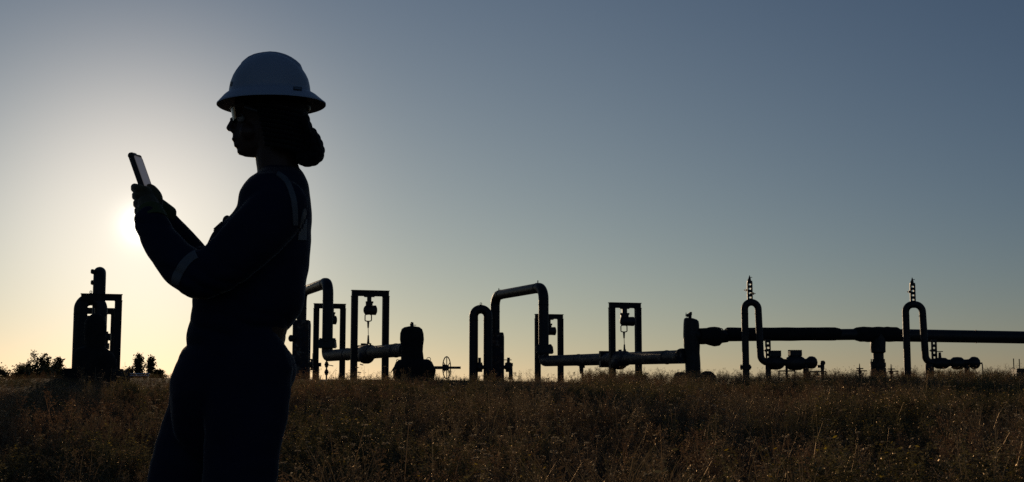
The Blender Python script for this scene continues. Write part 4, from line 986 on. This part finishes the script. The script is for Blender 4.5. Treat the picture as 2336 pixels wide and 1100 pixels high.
def crest(y, xr):
    # central raised ridge running fore and aft, flanked by two smaller ones
    a = max(0, 1 - (abs(y) / .026) ** 2) ** .5 if abs(y) < .026 else 0
    b = math.exp(-((abs(y) - .045) / .010) ** 2)
    return a, b
def surf_pt(theta, v):
    c, s_ = math.cos(theta), math.sin(theta); fr, bk = dome_pt(theta, v)
    ax = (fr if c < 0 else bk) * PX; by = .105 * (1 - v ** 2.3) ** .5 if v < 1 else 0
    x = ax * c; y = by * s_; z = dome_z0 + (top_z - dome_z0 - .004) * v
    return Vector((hx + .002 + x, YP + y, z))
for v in levels:
    ring = []
    for k in range(seg):
        th = 2 * PI * k / seg; p = surf_pt(th, v); y = p.y - YP; x = p.x - hx
        a, b = crest(y, x); up = min(1, max(0, (v - (.66 if x < 0 else .58)) / .09)) if abs(y) < .033 else min(1, max(0, (v - .3) / .2))
        nrm_ = Vector((x, y, .06 + (p.z - dome_z0))).normalized()
        xx = x / (.094 * 1.17)
        env = max(0, 1 - abs(xx * 1.02) ** 6) * up
        p += nrm_ * (a * .0075 * env + b * .0018 * env); ring.append(p)
    rg.append(ring)
# brim rings outward from the dome base
brim = []
for t_, drop in ((1.0, .028), (.93, .0262), (.80, .0215), (.60, .0145), (.40, .0075), (.2, .0025)):
    ring = []
    for k in range(seg):
        th = 2 * PI * k / seg; c, s_ = math.cos(th), math.sin(th)
        p0 = surf_pt(th, 0); ex = (120 if c < 0 else 130) * PX; ey = .142
        p1 = Vector((hx + .002 + ex * c, YP + ey * s_, 0)); q = p0.lerp(p1, t_); side = 1 + .12 * abs(s_)
        q.z = dome_z0 - drop * side; ring.append(q)
    brim.append(ring)
outer_r = brim + rg; inner = []
tt = .0032
for ring in reversed(outer_r):
    cen = Vector((hx, YP, 0)); ir = []
    for p in ring:
        d = Vector((p.x - hx, p.y - YP, 0)); ln = d.length; dd = d / ln if ln > 1e-6 else Vector((0, 0, 0))
        isb = p.z < dome_z0 - .001
        ir.append(p - dd * (0 if isb else min(tt, ln * .5)) - Vector((0, 0, tt if isb else (tt * max(0, (p.z - dome_z0) / .1)))))
    inner.append(ir)
for ring in outer_r + inner:
    for p in ring: p.z += (p.x - hx) * .028
allr = outer_r + inner; n_o = len(outer_r)
V_ = [p for r_ in allr for p in r_]; nr = len(allr); F_ = []
for i in range(nr - 1):
    if i == n_o - 1: continue
    F_ += [(i * seg + k, i * seg + (k + 1) % seg, (i + 1) * seg + (k + 1) % seg, (i + 1) * seg + k) for k in range(seg)]
F_ += [((nr - 1) * seg + k, (nr - 1) * seg + (k + 1) % seg, (k + 1) % seg, k) for k in range(seg)]
F_ += [tuple((n_o - 1) * seg + k for k in range(seg)), tuple(n_o * seg + k for k in reversed(range(seg)))]
mb.v = [tuple(v) for v in V_]; mb.f = F_; mb.mi = [0] * len(F_)
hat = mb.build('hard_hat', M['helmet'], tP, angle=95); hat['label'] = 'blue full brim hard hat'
hb = BVHTree.FromPolygons([Vector(v) for v in mb.v], mb.f)
def on_hat(px, py, off=.0012):
    o_ = P(px, py, YP - .5); d_ = (P(px, py, YP + .5) - o_).normalized(); h, nm, _, _ = hb.ray_cast(o_, d_)
    if h is None: return None
    if nm.y > 0: nm = -nm
    return h + nm * off
def plate(quad, mat, name, off=.0012, n=8):
    mb = MB(); idx_ = {}
    for i in range(n + 1):
        for j in range(5):
            u, v = i / n, j / 4; a = Vector(quad[0]).lerp(Vector(quad[1]), u); b_ = Vector(quad[3]).lerp(Vector(quad[2]), u); q = a.lerp(b_, v)
            h = on_hat(q.x, q.y, off)
            if h is None: return
            idx_[i, j] = len(mb.v); mb.v.append(tuple(h))
    nv = len(mb.v); mb.v += [tuple(Vector(v) + Vector((0, .002, 0))) for v in mb.v]
    for i in range(n):
        for j in range(4): f = (idx_[i, j], idx_[i + 1, j], idx_[i + 1, j + 1], idx_[i, j + 1]); mb.f += [f, tuple(nv + x for x in reversed(f))]
    mb.mi = [0] * len(mb.f); o = mb.build(name, M[mat], None); o.parent = hat; return o
plate([(669, 197.5), (688, 199), (688, 208), (669, 206.5)], 'label', 'side_label')
plate([(671.5, 200.2), (685.5, 201.2), (685.5, 205.4), (671.5, 204.4)], 'label_mark', 'label_strip', .0018)
for (a, b_, c_, d_) in ((529, 168, 534, 176), (526.5, 178, 531.5, 183), (525, 187, 530, 197)):
    plate([(a + 1.5, b_), (c_ + 1, b_ - 1), (c_ - 1, d_), (a - .5, d_)], 'label', 'front_emblem', .0012, 3)
mb = MB(); sw = []
for k in range(48):
    th = 2 * PI * k / 48; sw.append(Vector((hx + .004 + .086 * math.cos(th), YP + .079 * math.sin(th), ZP(236, YP))))
sw.append(sw[0]); mb.sweep(sw, [(.012, .002)] * len(sw), 8); o = mb.build('headband', M['button'], None); o.parent = hat
mb = MB(); mb.ball(Q(702, 243, 0), (.008, .020, .014), 14); o = mb.build('ratchet_knob', M['button'], None); o.parent = hat

# ---- phone, held in both hands (a thing of its own)
pa = Q(318, 440); pb = Q(303, 366); pc = (pa + pb) / 2; 
top = Q(304.0, 353.5); axz = (Q(303.5, 352) - Q(331, 430)).normalized()          # long axis
nz = Vector((.993, -.115, 0)); nz = (nz - axz * nz.dot(axz)).normalized()     # screen normal, towards the wearer and a little to us
wx = axz.cross(nz).normalized(); Mp = Matrix((wx, nz, axz)).transposed()
ph_len, ph_w, ph_t = .162, .034, .0145
wid = .063
cenp = Q(306.0, 353) - axz * (ph_len / 2)
def rr_box(sx, sy, sz, r_, seg=6):
    mbb = MB(); ring = []
    for (cx_, cz_, a0) in ((sx / 2 - r_, sz / 2 - r_, 0), (-sx / 2 + r_, sz / 2 - r_, PI / 2), (-sx / 2 + r_, -sz / 2 + r_, PI), (sx / 2 - r_, -sz / 2 + r_, 1.5 * PI)):
        for k in range(seg + 1): a = a0 + PI / 2 * k / seg; ring.append((cx_ + r_ * math.cos(a), cz_ + r_ * math.sin(a)))
    rgs = []
    for yy, ins in ((-sy / 2, .0025), (-sy / 2 + .0025, 0), (sy / 2 - .0025, 0), (sy / 2, .0025)):
        rgs.append([Vector((x * (1 - ins * 2 / sx), yy, z * (1 - ins * 2 / sz))) for x, z in ring])
    mbb.rings(rgs); return mbb
def place(mbb, name, mat, parent, cen):
    mbb.v = [tuple(Mp @ Vector(v) + cen) for v in mbb.v]; return mbb.build(name, M[mat], parent, angle=35)
tF = thing('phone', 'rugged dark phone held up in both gloved hands', 'phone', cenp)
place(rr_box(wid, ph_t, ph_len, .012), 'case', 'phone_case', tF, cenp)
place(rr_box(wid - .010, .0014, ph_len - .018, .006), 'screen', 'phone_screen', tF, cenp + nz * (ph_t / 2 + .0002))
for sx in (-1, 1):
    mbb = MB(); mbb.ball((sx * (wid / 2 - .006), 0, ph_len / 2 - .006), (.0085, .0088, .0085), 14); place(mbb, 'corner_bumper', 'phone_case', tF, cenp)
for bx_ in (((0, 0, ph_len / 2 + .001), (.018, .008, .004)), ((-.018, .001, ph_len / 2 + .001), (.008, .006, .003)), ((wid / 2 + .001, 0, .045), (.003, .007, .018)), ((-wid / 2 - .001, 0, .05), (.003, .007, .022))): mbb = MB(); mbb.box(*bx_); place(mbb, 'side_button', 'button', tF, cenp)
